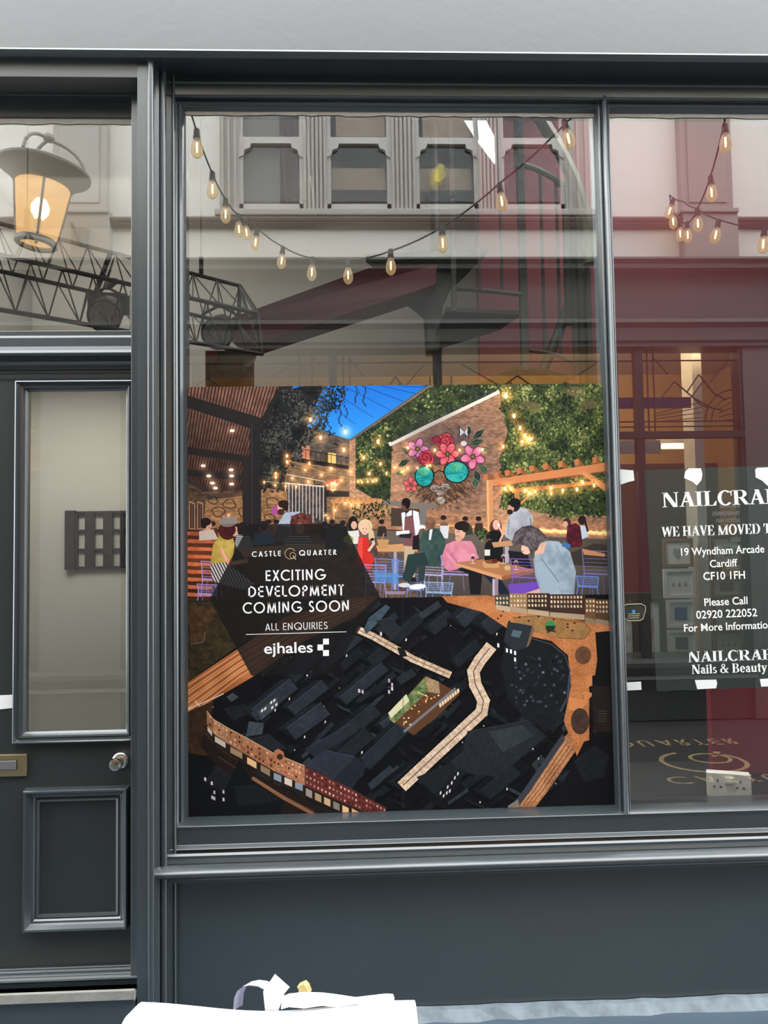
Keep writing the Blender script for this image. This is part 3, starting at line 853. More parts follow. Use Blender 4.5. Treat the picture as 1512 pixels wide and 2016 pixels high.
# inside it
AMBER = mat('ochre_shop_wall', (.46, .30, .12), .8, var=.15, vscale=3)
b = MB().box(-4.2, 10, OY + 2.4, OY + 2.5, z_tb, z_low + .3).box(xz + .9, xz + 1.0, OY + .2, OY + 2.4, 0, z_low + .3).box(-4.3, -4.2, OY + .2, OY + 2.4, 0, z_low + .3)
struct(V(b, 'wall_opposite_shop', AMBER), 'ochre walls inside the shop across the passage', 'wall')
b = MB().box(-4.2, 10, OY + 2.4, OY + 2.5, 0, z_tb)  # dark colour stands for the unlit wall below the transom bar
struct(V(b, 'wall_opposite_shop_lower', mat('shaded_shop_wall', (.07, .05, .035), .8)), 'lower wall coloured dark inside the shop across the passage', 'wall')
b = MB().box(-4.3, 10, OY + .2, OY + 2.5, z_low + .3, z_low + .4)
struct(V(b, 'ceiling_opposite_shop', CEIL), 'ceiling inside the shop across the passage', 'ceiling')
b = MB().box(-4.3, 10, OY + .2, OY + 2.5, 0, .05)
struct(V(b, 'floor_opposite_shop', DARKF), 'floor inside the shop across the passage', 'floor')
b = MB().pbox(1360, 660, 1402, 1298, OY + .45, OY + .7)
struct(V(b, 'trim_30', mat('pale_column_paint', (.62, .62, .60), .7)), 'pale square column inside the shop across the passage', 'column')
b = MB().pbox(1213, 783, 1361, 803, OY + .35, OY + .37)
tag(V(b, 'blind', mat('indigo_blind', (.06, .05, .22), .7)), 'dark blue strip blind hung across the ochre shop window', 'blind')
b = MB().pbox(1190, 868, 1300, 892, OY + .3, OY + .33)
tag(V(b, 'header_panel', mat('pale_header', (.5, .5, .48), .7)), 'pale grey header panel left of the fluorescent tube', 'panel')
c0 = at(1303, 879, OY + .9); c1 = at(1360, 872, OY + .9)
r = vthing('tube_light', 'glowing fluorescent tube in the shop across the passage', 'lamp', ((c0.x + c1.x) / 2, c0.y, c0.z - .05))
V(MB().tube([c0, (c1.x, c1.y, c0.z)], .028, 10), 'tube', mat('tube_glow', (1, 1, 1), .4, emit=(1, .86, .6), estr=7), r)
V(MB().box(c0.x - .03, c1.x + .03, c0.y - .04, c0.y + .06, c0.z + .03, c0.z + .09), 'batten', mat('tube_batten', (.7, .7, .68), .5), r)
zsh = zr(1296, OY + .42, 1340)
b = MB().extx([(OY + .28, zsh - .04), (OY + .28, zsh), (OY + .95, zsh), (OY + .95, zsh - .04)], xc(1190, OY + .3, 1300), xz - .03)
tag(V(b, 'display_shelf', mat('dark_shelf', (.05, .045, .04), .5)), 'dark display shelf under the mirrored picture frames', 'shelf')

# picture frames stacked in that window
FR_BROWN = mat('oak_frame', (.30, .17, .07), .5); FR_WHITE = mat('white_frame', (.82, .82, .80), .5); FR_BLACK = mat('black_frame', (.03, .03, .03), .4)
MATB = mat('white_mount', (.86, .86, .83), .8)
def art(kind, x0, x1, z0, z1, Y):
    cx, cz, w, h = (x0 + x1) / 2, (z0 + z1) / 2, x1 - x0, z1 - z0
    if kind == 0:
        return [MB().prism([(cx + w * .2 * math.cos(a), Y, cz + h * .22 * math.sin(a) * (1 + .4 * math.sin(3 * a))) for a in [k * .3 for k in range(20)]], (0, .002, 0))]
    if kind == 1:
        return [MB().prism([(cx + dx * w - .05 * w, Y, cz - h * .12), (cx + dx * w + .06 * w, Y, cz - h * .15), (cx + dx * w + .03 * w, Y, cz + h * .1)], (0, .002, 0)) for dx in (-.25, 0, .25)]
    return [MB().box(cx - w * .27, cx + w * .27, Y, Y + .002, cz - h * .28, cz + h * .28)]
PICS = [(1305, 1060, 1366, 1116, FR_BROWN, 0, (.35, .36, .38), 'oak framed line drawing, topmost of the left stack of pictures'),
        (1306, 1120, 1370, 1177, FR_WHITE, 1, (.30, .22, .35), 'white framed picture with three small marks, second in the left stack'),
        (1312, 1181, 1371, 1236, FR_WHITE, 2, (.03, .10, .34), 'white framed picture with a blue square, third in the left stack'),
        (1314, 1240, 1373, 1294, FR_WHITE, 2, (.07, .07, .08), 'white framed picture with a dark square, lowest of the left stack'),
        (1398, 1052, 1462, 1112, FR_BROWN, 0, (.42, .4, .4), 'oak framed pale picture, topmost of the right stack'),
        (1399, 1135, 1463, 1177, FR_BROWN, 2, (.22, .10, .06), 'oak framed picture with a brown square, second in the right stack'),
        (1402, 1181, 1464, 1236, FR_BROWN, 0, (.35, .35, .35), 'oak framed faint sketch, third in the right stack'),
        (1405, 1240, 1466, 1294, FR_BROWN, 1, (.3, .3, .32), 'oak framed picture with small marks, lowest of the right stack'),
        (1222, 1213, 1250, 1292, FR_BLACK, 1, (.5, .4, .45), 'narrow black framed sheet beside the mullion, partly hidden'),
        (1257, 1181, 1306, 1294, FR_BLACK, 0, (.55, .42, .45), 'black framed tall sheet left of the stacked white frames')]
for (x0, y0, x1, y1, fm, kind, colr, lab) in PICS:
    Y = OY + .42
    a = at(x0, y0, Y); c = at(x1, y1, Y)
    r = vthing('picture_frame', lab, 'picture', ((a.x + c.x) / 2, Y, c.z), 'framed pictures stacked in the shop window across the passage')
    fw = (c.x - a.x) * .10
    b = MB().box(a.x, c.x, Y, Y + .03, c.z, c.z + fw).box(a.x, c.x, Y, Y + .03, a.z - fw, a.z).box(a.x, a.x + fw, Y, Y + .03, c.z + fw, a.z - fw).box(c.x - fw, c.x, Y, Y + .03, c.z + fw, a.z - fw)
    V(b, 'frame', fm, r)
    V(MB().box(a.x + fw, c.x - fw, Y + .015, Y + .025, c.z + fw, a.z - fw), 'mount', MATB, r)
    for b in art(kind, a.x + fw, c.x - fw, c.z + fw, a.z - fw, Y + .012):
        V(b, 'artwork', mat('art_%d_%d' % (x0, y0), colr, .8), r)

# lettering on that window (reads the right way round from the passage, mirrored in our pane)
b = MB()
LY_ = OY - .002
for txt, row, hgt in (('STAR WARS', 999, 8), ('TRANSFORMERS', 1014, 8), ('ACTION MAN', 1028, 8), ('LEGO', 1065, 8), ('DINKY/CORGI', 1080, 8), ('COMICS', 1120, 8)):
    ps, w = font_polys(txt, .02)
    A = at(1457, row, LY_); h = (at(1457, row - hgt, LY_) - A).length
    B = A + Vector((-w * h * .95, 0, 0))
    u = (B - A) / w
    for p in ps:
        b.add([A + u * x + Vector((0, 0, y * h)) for x, y in p], [tuple(range(len(p)))])
tag(V(b, 'window_lettering', mat('pale_vinyl', (.55, .55, .53), .6)), 'pale column of toy shop words mirrored behind the relocation notice', 'lettering')

# ---- lantern on a bracket from the left pilaster
LD = 3.55
MP[0] = DY
lc = at(88, 338, LD)
r = vthing('wall_lantern', 'big lit amber lantern with a dished cap, mirrored over the door', 'lantern', at(86, 495, LD))
LMET = mat('lantern_grey_metal', (.30, .275, .24), .55)
k = (at(176, 338, LD) - at(0, 338, LD)).length / 2
tilt = Vector((.11, 0, 1)).normalized()
def LP(u, v, w=0):     # local lantern frame: u right, v up (in cap radii)
    return lc + Vector((1, 0, -.11)).normalized() * (u * k) + tilt * (v * k) + Vector((0, w * k, 0))
V(MB().lathe([(0, .26 * k), (.10 * k, .25 * k), (.55 * k, .22 * k), (.86 * k, .10 * k), (1.0 * k, .02 * k), (.99 * k, -.03 * k), (.80 * k, -.13 * k), (.66 * k, -.30 * k), (.56 * k, -.36 * k), (0, -.36 * k)], lc, tilt, 40), 'cap', LMET, r, smooth=True)
for a in (0, 120, 240):
    ca, sa = math.cos(math.radians(a + 20)), math.sin(math.radians(a + 20))
    V(MB().tube([LP(.84 * ca * q, .12 + .62 * math.sqrt(max(0, 1 - q * q)), .84 * sa * q) for q in (1, .95, .85, .7, .5, .3, .1, 0)], .04 * k, 7), 'crown_strap', LMET, r, smooth=True)
V(MB().lathe([(0, .70 * k), (.10 * k, .72 * k), (.13 * k, .78 * k), (.10 * k, .86 * k), (0, .88 * k)], lc, tilt, 14), 'finial', LMET, r, smooth=True)
gm = glass_mat('amber_glass', 0, (1, .82, .5))
n = gm.node_tree
em = n.nodes.new('ShaderNodeEmission'); em.inputs['Color'].default_value = (1.0, .62, .28, 1); em.inputs['Strength'].default_value = 3.4
tr = [q for q in n.nodes if q.type == 'BSDF_TRANSPARENT'][0]
mxs = n.nodes.new('ShaderNodeMixShader'); mxs.inputs[0].default_value = .75
n.links.new(tr.outputs[0], mxs.inputs[1]); n.links.new(em.outputs[0], mxs.inputs[2]); n.links.new(mxs.outputs[0], n.nodes['Material Output'].inputs['Surface'])
V(MB().lathe([(.58 * k, -.36 * k), (.41 * k, -1.62 * k)], lc, tilt, 32), 'glass_body', gm, r, smooth=True)
bb = MB()
for f0 in r.children:
    pass
V(MB().lathe([(.43 * k, -1.58 * k), (.46 * k, -1.60 * k), (.46 * k, -1.70 * k), (.40 * k, -1.74 * k), (.34 * k, -1.72 * k), (.34 * k, -1.66 * k), (.40 * k, -1.60 * k)], lc, tilt, 32), 'base_ring', LMET, r, smooth=True)
for a in (65, 155, 245, 335):
    ca, sa = math.cos(math.radians(a)), math.sin(math.radians(a))
    V(MB().bar(LP(.59 * ca, -.34, -.59 * sa), LP(.42 * ca, -1.66, -.42 * sa), .045 * k), 'glazing_strip', LMET, r)
V(MB().lathe([(0, -.62 * k), (.12 * k, -.66 * k), (.2 * k, -.82 * k), (.19 * k, -.95 * k), (.1 * k, -1.1 * k), (0, -1.12 * k)], lc, tilt, 20), 'bulb', mat('lantern_bulb_glow', (1, 1, 1), .4, emit=(1, .82, .5), estr=60), r, smooth=True)
V(MB().lathe([(.07 * k, -1.1 * k), (.08 * k, -1.4 * k), (.03 * k, -1.66 * k)], lc, tilt, 12), 'bulb_holder', mat('holder_brass', (.5, .36, .12), .4, .8), r)
pl = at(160, 478, OY - .11)
V(MB().pbox(140, 448, 168, 506, OY - .16, OY - .10), 'bracket_plate', LMET, r)
V(MB().tube([LP(.5, -.9, .55), LP(.62, -1.1, .6), LP(.72, -1.35, .75), Vector((pl.x - .02, OY - .16, pl.z + .05))], .045 * k, 8), 'bracket_arm', LMET, r, smooth=True)
lamp('lantern_light', 'POINT', real(LP(0, -.8)), 12, (1, .7, .35), .06)

MP[0] = 0.0
# ---- gold floor sign on the passage paving (seen mirrored at the foot of the right pane)
GOLD = mat('dull_gold_vinyl', (.34, .26, .14), .6)
def gnd(px, row):
    return atz(px, row, 0.0)
fsr = vthing('floor_sign', 'gold ringed monogram and lettering on the paving, mirrored below the notice', 'sign', gnd(1386, 1497))
def ground_text(txt, xl, xr, row_bot, row_top, t):
    b = MB(); ps, w = glyph_text(txt, lambda c: sans_glyph(c, t), .16)
    A = gnd(xl, row_bot); Bv = gnd(xr, row_bot); yb = A.y; yt = gnd(xl, row_top).y
    for p in ps:
        b.add([(A.x + (Bv.x - A.x) * x / w, yb + (yt - yb) * y, -.0105) for x, y in p], [tuple(range(len(p)))])
    V(b, 'lettering', GOLD, fsr)
ground_text('QUARTER', 1196, 1452, 1457, 1469, .13)
c = gnd(1386, 1497); ya, yb2 = gnd(1386, 1476).y, gnd(1386, 1519).y
R0 = (gnd(1473, 1497).x - gnd(1299, 1497).x) / 2
ry = abs(ya - yb2) / 2
cy = (ya + yb2) / 2
ground_text('CASTLE', 1305, 1566, 1527, 1541, .13)
b = MB()
for p in _ar(0, 0, 1, 1, -40, 250, .115, .115, 40):
    b.add([(c.x + x * R0, cy - y * ry * -1 * -1, -.0105) for x, y in p], [tuple(range(len(p)))])
cq = gnd(1398, 1490)
for p in _ar(0, 0, .50, .50, 0, 360, .10, .10, 32):
    b.add([(cq.x + x * R0, cq.y + y * ry, -.0105) for x, y in p], [tuple(range(len(p)))])
b.add([(cq.x + x * R0, cq.y + y * ry, -.0105) for x, y in ((.10, .16), (.20, .10), (.52, .62), (.36, .66))], [(0, 1, 2, 3)])
V(b, 'ring_monogram', GOLD, fsr)
# ------------------------------------------------------------------ inside our shop
STEELD = mat('truss_dark_steel', (.012, .011, .010), .6)
LAMPB = mat('stage_lamp_black', (.012, .0115, .011), .6)
LENS = mat('fresnel_lens_grey', (.55, .53, .50), .3, spec=.8)

# lighting truss hung on wires, running away to the right
ch = {'a': ((-140, 404), (472, 563), 1.22, 2.15), 'b': ((-140, 470), (507, 617), .95, 1.62), 'c': ((-140, 502), (470, 640), 1.22, 2.15), 'd': ((-140, 586), (515, 697), .95, 1.62)}
def chp(k, t):
    (p0, p1, Y0, Y1) = ch[k]
    a = at(*p0, Y0); c = at(*p1, Y1)
    return a.lerp(c, t)
tr_ = thing('lighting_truss', 'dark lattice lighting truss hung inside the shop', 'truss', chp('d', .5))
for k in 'abcd':
    MB().tube([chp(k, 0), chp(k, 1)], .0125, 8).build('chord', STEELD, tr_, smooth=True)
b = MB()
for (p, q) in (('a', 'b'), ('b', 'd'), ('a', 'c'), ('c', 'd')):
    n = 11
    for i in range(n):
        t0, t1 = i / n, (i + .5) / n
        b.tube([chp(p, t0), chp(q, t1)], .0042, 5); b.tube([chp(q, t1), chp(p, (i + 1) / n)], .0042, 5)
    b.tube([chp(p, 1), chp(q, 1)], .014, 6)
b.tube([chp('a', 1), chp('d', 1)], .007, 5); b.tube([chp('b', 1), chp('c', 1)], .007, 5)
b.build('lacing', STEELD, tr_)
for t, zt in ((.27, 4.55), (.85, 4.55)):
    p = chp('a', t)
    w = MB().tube([p, (p.x, p.y, zt)], .0035, 5)
    w.build('hanging_wire', STEELD, tr_)
    MB().box(p.x - .012, p.x + .012, p.y - .012, p.y + .012, p.z, p.z + .12).build('wire_grip', STEELD, tr_, bevel=.003)

def stage_lamp(label, px, py, Y, r, hang, barn):
    c = at(px, py, Y)
    ax = (CAM - c).normalized(); ax = (ax + Vector((-.12, 0, -.15))).normalized()
    root = thing('stage_lamp', label, 'stage lamp', c, 'stage lamps under the lighting truss')
    MB().lathe([(0, -.30), (r * .7, -.29), (r * .95, -.22), (r * 1.02, -.05), (r * 1.06, 0), (r * 1.06, .02), (r * .96, .02), (r * .94, -.01), (0, -.012)], c, ax, 28).build('housing', LAMPB, root, smooth=True)
    prof = [(0, .012)]
    for i in range(7):
        q = r * .93 * (i + 1) / 7
        prof += [(q - .004, .012), (q - .002, .002), (q, .012)]
    prof += [(r * .94, -.006)]
    MB().lathe(prof, c, ax, 32).build('lens', LENS, root, smooth=False)
    sx = ax.cross(Vector((0, 0, 1))).normalized()
    top = Vector(hang)
    mid = c - ax * .12
    MB().tube([mid + sx * r * 1.12, mid + sx * r * 1.12 + Vector((0, 0, r * 1.1)), mid + Vector((0, 0, r * 1.7)), mid - sx * r * 1.12 + Vector((0, 0, r * 1.1)), mid - sx * r * 1.12], .009, 6).build('yoke', STEELD, root)
    y0 = mid + Vector((0, 0, r * 1.7))
    MB().bar(y0, top, .03).build('clamp', STEELD, root, bevel=.003)
    if barn:
        e = ax * .02
        upv = sx.cross(ax).normalized()
        for dv, L_ in ((upv, 1), (-upv, 1), (sx, 1), (-sx, 1)):
            side = dv.cross(ax).normalized()
            p = c + e + dv * r * 1.05
            MB().prism([p - side * r * .7, p + side * r * .7, p + side * r * .95 + dv * r * .35 + ax * r * .75, p - side * r * .95 + dv * r * .35 + ax * r * .75], dv * .004).build('barn_door', LAMPB, root)
    return root
h1 = chp('c', .58); h2 = chp('c', .94)
stage_lamp('stage lamp with a ringed lens under the truss, seen above the shop door', 206, 622, 1.45, .085, chp('b', .52), False)
stage_lamp('stage lamp with a ringed lens at the truss end, behind the shop window', 428, 656, 1.75, .088, chp('b', .85), False)
# square floodlight clipped over the first lamp
c = at(212, 590, 1.62)
r = thing('flood_lamp', 'boxy black floodlight hung beside the ringed stage lamp over the door', 'flood lamp', c)
MB().prism([at(172, 573, 1.66), at(247, 577, 1.66), at(244, 612, 1.60), at(178, 608, 1.60)], (0, .16, .02)).build('housing', LAMPB, r, bevel=.006)
MB().bar(at(190, 573, 1.7), chp('a', .53), .022).build('bracket', STEELD, r)
# speaker-like black unit on the column
c = at(452, 720, 2.42)

# raking burgundy beam, column and dark newel
BB = MB().prism([at(455, 662, 2.65), at(426, 636, 2.65), at(726, 527, 2.35), at(860, 520, 2.30), at(858, 560, 2.30), at(796, 581, 2.33), at(492, 682, 2.62)], (0, .28, 0))
struct(BB.build('trim_31', BURGD, bevel=.004), 'raking burgundy beam inside the shop', 'beam')
b = MB().pbox(404, 690, 494, 1500, 2.62, 2.95)
struct(b.build('trim_32', BURGD, bevel=.004), 'burgundy column under the raking beam', 'column')
r = thing('slat_rack', 'row of dark vertical slats fixed to the burgundy column', 'slats', at(446, 800, 2.6))
for i in range(8):
    x = 410 + i * 11.5
    MB().pbox(x, 700, x + 3.5, 830, 2.58, 2.62).build('slat', BLACK, r)
MB().pbox(404, 724, 496, 728, 2.57, 2.62).build('rail', BLACK, r)
r = thing('floodlight', 'black floodlight with barn doors clipped on the burgundy column', 'flood lamp', at(450, 730, 2.4))
MB().prism([at(425, 690, 2.4), at(488, 690, 2.4), at(478, 726, 2.4), at(436, 730, 2.4)], (0, .14, 0)).build('housing', LAMPB, r, bevel=.004)
MB().prism([at(484, 692, 2.36), at(505, 702, 2.30), at(496, 720, 2.30), at(478, 722, 2.36)], (0, .01, 0)).build('barn_door', LAMPB, r)
MB().bar(at(448, 692, 2.5), at(448, 655, 2.64), .03).build('bracket', STEELD, r)

# spiral stair
STAIR = mat('stair_dark_green', (.012, .015, .012), .55)
RAIL = mat('stair_rail_olive', (.07, .08, .035), .5)
sr = thing('spiral_stair', 'dark green spiral stair with slim balusters behind the shop window', 'staircase', (at(861, 900, 2.75).x, 2.75, .1))
pole = at(861, 700, 2.75)
MB().tube([(pole.x, 2.75, .1), (pole.x, 2.75, 6.3)], .035, 12).build('centre_pole', STAIR, sr, smooth=True)
def tread(pxs, z, th, nm='tread'):
    MB().prism([atz(x, y, z) for x, y in pxs], (0, 0, th)).build(nm, STAIR, sr, bevel=.004)
zA_ = at(950, 616, 2.0).z
tread([(878, 614), (1028, 620), (985, 650), (930, 668), (862, 688), (846, 690)], zA_, .03)
zB2 = at(1075, 738, 2.1).z
tread([(1020, 728), (1128, 746), (1080, 770), (960, 812), (880, 790)], zB2, .03)
# newel cluster under the landing: dark flared corbel
MB().prism([at(760, 512, 2.5), at(895, 508, 2.5), at(895, 548, 2.5), at(872, 600, 2.5), at(866, 690, 2.5), at(842, 690, 2.5), at(838, 612, 2.5), at(800, 582, 2.5), at(776, 536, 2.5)], (0, .18, 0)).build('flared_bracket', STAIR, sr, bevel=.004)
tread([(720, 516), (960, 500), (900, 560), (860, 590), (800, 580)], at(840, 512, 2.3).z + .05, .05, 'landing')
def vbar(px, r0, r1, Y, w, m=STAIR, nm='baluster'):
    a = at(px, (r0 + r1) / 2, Y); z1 = at(px, r0, Y).z; z0 = at(px, r1, Y).z
    MB().box(a.x - w / 2, a.x + w / 2, Y - w / 2, Y + w / 2, z0, z1).build(nm, m, sr, bevel=.002)
for px, r0, r1, Y, w in ((890, 190, 614, 1.95, .030), (940, 190, 571, 1.95, .018), (984, 190, 573, 1.97, .018), (1027, 190, 729, 2.0, .046), (1068, 330, 692, 2.05, .018), (1099, 350, 702, 2.08, .018), (1127, 190, 748, 2.12, .03), (1116, 360, 640, 2.2, .040), (1142, 400, 757, 2.35, .035), (1158, 420, 757, 2.45, .035)):
    vbar(px, r0, r1, Y, w)
def rail(pts, Y, w, m=STAIR, nm='rail'):
    P = [at(x, y, Y + (dy if len(q) > 2 else 0)) for q in pts for x, y, dy in [(q[0], q[1], q[2] if len(q) > 2 else 0)]]
    MB().tube(P, w, 8).build(nm, m, sr, smooth=True)
rail([(891, 568), (940, 571), (984, 575), (1026, 580)], 1.97, .014)
rail([(1030, 688), (1068, 693), (1099, 700), (1126, 712)], 2.05, .014)
rail([(1028, 324), (1052, 331), (1075, 342), (1093, 352), (1108, 366)], 2.05, .020, RAIL, 'handrail')
rail([(1048, 215), (1068, 240), (1090, 275), (1108, 308), (1126, 345), (1142, 390), (1154, 440), (1162, 520)], 2.05, .045, RAIL, 'stringer')
rail([(1020, 190), (1020, 330)], 2.02, .030, RAIL, 'newel')
rail([(1150, 520), (1142, 560), (1120, 600), (1098, 660), (1075, 716), (1060, 770)], 2.4, .035, STAIR, 'stringer')
rail([(1146, 500), (1152, 560), (1146, 640), (1150, 760)], 2.5, .035, STAIR, 'stringer')
# pale board seen through the stair; the daylight on it is added emission
r = structroot('window_20', at(945, 300, 2.8), 'bright slanting board high behind the spiral stair, its daylight put in as glow', 'window')
MB().prism([at(904, 216, 2.8), at(946, 216, 2.8), at(973, 268, 2.8), at(975, 320, 2.8), at(938, 271, 2.8)], (0, .03, 0)).build('pane', mat('daylit_board_glow', (.9, .9, .9), .5, emit=(.95, 1, 1), estr=1.1), r)
MB().bar(at(933, 214, 2.78), at(938, 275, 2.78), .03).build('dark_bar', STAIR, r)

# string lights
CORDM = mat('black_cord', (.018, .017, .016), .6)
BG = glass_mat('bulb_amber_glass', .06, (1, .93, .80))
nb = BG.node_tree
emb = nb.nodes.new('ShaderNodeEmission'); emb.inputs['Color'].default_value = (1, .70, .34, 1); emb.inputs['Strength'].default_value = 2.0
mb_ = nb.nodes.new('ShaderNodeMixShader'); mb_.inputs[0].default_value = .30
outn = nb.nodes['Material Output']; src = outn.inputs['Surface'].links[0].from_socket
nb.links.new(src, mb_.inputs[1]); nb.links.new(emb.outputs[0], mb_.inputs[2]); nb.links.new(mb_.outputs[0], outn.inputs['Surface'])
FIL = mat('filament_glow', (1, .8, .5), .5, emit=(1, .66, .28), estr=24)
def string_light(label, loc, cords, bulbs):
    YM = lambda Y: 1.75 + 1.44 * Y
    loc = (loc[0], loc[1], YM(loc[2]))
    root = vthing('string_light', label, 'string lights', at(*loc), 'festoon strings hung across the passage')
    for pts in cords:
        P = [at(x, y, YM(Y)) for x, y, Y in pts]
        Q = []
        for i in range(len(P) - 1):            # slight sag between fixing points
            for k in range(6):
                t = k / 6
                p = P[i].lerp(P[i + 1], t); p.z -= .03 * (P[i + 1] - P[i]).length * 4 * t * (1 - t); Q.append(p)
        Q.append(P[-1])
        V(MB().tube(Q, .006, 6), 'cord', CORDM, root)
    for (x, y, Y, dx) in bulbs:
        p = at(x, y, YM(Y))
        ax = Vector((dx, 0, -1)).normalized()
        K = lambda pr: [(r * 1.6, h * 1.6) for r, h in pr]
        V(MB().lathe(K([(0, -.006), (.008, -.006), (.012, 0), (.0125, .022), (.0145, .026), (.0145, .036), (0, .036)]), p, ax, 12), 'socket', CORDM, root, smooth=True)
        g = V(MB().lathe(K([(.012, .034), (.0135, .042), (.021, .062), (.0245, .080), (.0225, .096), (.013, .110), (.003, .116), (0, .1165)]), p, ax, 14), 'bulb', BG, root, smooth=True)
        ORIG[g] = ORIG[root]
        V(MB().lathe(K([(0, .050), (.0035, .052), (.0045, .070), (.0035, .090), (0, .092)]), p, ax, 6), 'filament', FIL, g)
string_light('festoon string of amber bulbs swagged above the mural poster', (690, 560, 1.0),
    [[(352, 120, -.4), (374, 215, .14), (387, 258, .22), (418, 341, .5), (445, 393, .85), (470, 422, 1.3), (491, 440, 1.6)],
     [(488, 425, 1.62), (508, 450, 1.55), (556, 485, 1.35), (615, 508, 1.1), (686, 513, .95), (769, 494, .75), (871, 447, .55), (982, 362, .32), (1118, 238, .10), (1215, 140, -.35)]],
    [(387, 256, .22, .02), (418, 340, .5, 0), (444, 392, .85, 0), (469, 424, 1.25, .05), (482, 432, 1.5, .12), (506, 452, 1.55, -.12), (557, 487, 1.35, -.1), (615, 508, 1.1, -.05), (685, 513, .95, 0), (769, 493, .75, 0), (871, 447, .55, 0), (983, 363, .32, .12), (1111, 238, .10, .20)])
string_light('festoon string of amber bulbs clustered at a hook, mirrored in the right pane', (1380, 520, 1.2),
    [[(1450, 120, -.4), (1430, 215, .12), (1424, 250, .20), (1399, 346, .55), (1373, 410, .95)],
     [(1373, 410, .95), (1345, 396, 1.25), (1318, 384, 1.55), (1323, 412, 1.6), (1337, 434, 1.6), (1352, 440, 1.5), (1373, 412, 1.0)],
     [(1373, 412, .95), (1413, 432, .8), (1505, 450, .6), (1560, 440, .5)]],
    [(1427, 246, .20, .0), (1399, 348, .55, .02), (1373, 412, .95, .0), (1326, 392, 1.5, -.35), (1323, 412, 1.6, .06), (1337, 436, 1.6, .05), (1353, 438, 1.5, 0), (1415, 434, .8, -.25), (1505, 450, .6, -.12)])

# black pigeon-hole rack in the lobby
RY = 1.028
r = thing('wall_rack', 'black pigeon-hole rack on the lobby wall behind the door glass', 'rack', at(200, 1120, RY))
x0, x1 = at(147, 1060, RY).x, at(262, 1060, RY).x
z0, z1 = at(200, 1119, RY).z, at(200, 1006, RY).z
BK = mat('rack_black', (.016, .016, .016), .5)
b = MB().box(x0, x0 + .012, RY, 1.05, z0, z1).box(x1 - .012, x1, RY, 1.05, z0, z1).box(x0, x1, RY, 1.05, z0, z0 + .010).box(x0, x1, RY, 1.05, z1 - .010, z1)
b.build('case', BK, r)
MB().box(at(131, 1060, RY + .02).x, x0, RY - .005, 1.05, z0 - .004, z1 + .004).build('side_panel', BK, r)
for i in (1, 2):
    zz = z0 + (z1 - z0) * i / 3
    MB().box(x0, x1, RY + .005, 1.05, zz - .004, zz + .004).build('shelf', BK, r)
for a, c in ((167, 185), (203, 221), (236, 244)):
    MB().box(at(a, 1060, RY).x, at(c, 1060, RY).x, RY - .002, 1.05, z0 + .004, z1 - .004).build('divider', BK, r)

# twin socket on the window bed
SY = .14
WP = mat('white_plastic', (.93, .91, .86), .4)
a0 = at(1398, 1572, SY); a1 = at(1468, 1573, SY + .0)
ax = Vector((.146, -.055, 0)).normalized()
r = thing('twin_socket', 'white twin power socket standing on the window bed', 'socket', (a0.x, SY, zbed))
o = Vector((a0.x, SY + .02, zbed)); nrm = Vector((ax.y, -ax.x, 0))
def SP(u, h, d=0): return o + ax * u + Vector((0, 0, h)) + nrm * d
wS, hS = .148, .086
tl = .0
MB().prism([SP(0, 0), SP(wS, 0), SP(wS, hS), SP(0, hS)], -nrm * .042).build('back_box', WP, r, bevel=.004)
MB().prism([SP(-.002, -.0, .001), SP(wS + .002, -.0, .001), SP(wS + .002, hS + .002, .001), SP(-.002, hS + .002, .001)], nrm * .008).build('face_plate', WP, r, bevel=.003)
for k in (0, 1):
    u0 = .035 if k == 0 else .112
    for (du, dh, w_, h_) in ((0, .056, .005, .010), (-.011, .036, .008, .005), (.011, .036, .008, .005)):
        MB().prism([SP(u0 + du - w_ / 2, dh, .0092), SP(u0 + du + w_ / 2, dh, .0092), SP(u0 + du + w_ / 2, dh + h_, .0092), SP(u0 + du - w_ / 2, dh + h_, .0092)], nrm * .0006).build('pin_slot', BLACK, r)
MB().prism([SP(.060, .052, .009), SP(.088, .052, .009), SP(.088, .074, .009), SP(.060, .074, .009)], nrm * .004).build('rocker', WP, r, bevel=.001)

# relocation notice on dark film taped to the right pane
NY = -.0012
FILM = mat('dark_notice_film', (.028, .036, .032), .5, spec=.3)
nf = FILM.node_tree
pf = nf.nodes['Principled BSDF']
glf = nf.nodes.new('ShaderNodeBsdfGlossy'); glf.inputs['Roughness'].default_value = .0
mxf = nf.nodes.new('ShaderNodeMixShader'); mxf.inputs[0].default_value = .23
nf.links.new(pf.outputs[0], mxf.inputs[1]); nf.links.new(glf.outputs[0], mxf.inputs[2]); nf.links.new(mxf.outputs[0], nf.nodes['Material Output'].inputs['Surface'])
WINK = mat('white_notice_print', (.95, .95, .93), .6)
TAPE = mat('white_tape', (.85, .87, .85), .5)
b = MB()
top = [(1268 + i * 15.5, 925 - i * .55 + (1.2 if i % 3 == 1 else 0)) for i in range(20)]
bot = [(1578 - i * 15, 1350 + i * .55 + (1.5 if i % 4 == 2 else 0)) for i in range(20)]
b.ppoly(top + bot, NY, .001)
notice = b.build('relocation_notice', FILM)
ORIG[notice] = notice.location.copy()
tag(notice, 'dark film notice with white nail salon lettering taped to the right pane', 'notice')
def ntext(polys, w, xl, yl, xr, yr, cap, nm):
    bb_ = MB(); px_text(bb_, polys, w, xl, yl, xr, yr, cap, NY - .0008)
    bb_.build(nm, WINK, notice)
def sf(t, gap=.03): return glyph_text(t, serif_glyph, gap)
ps, w = sf('NAILCRAFT', .0); ntext(ps, w, 1304, 999, 1560, 990, 29, 'heading')
ps, w = sf('WE HAVE MOVED TO', .0); ntext(ps, w, 1303, 1057, 1534, 1049.5, 20, 'heading')
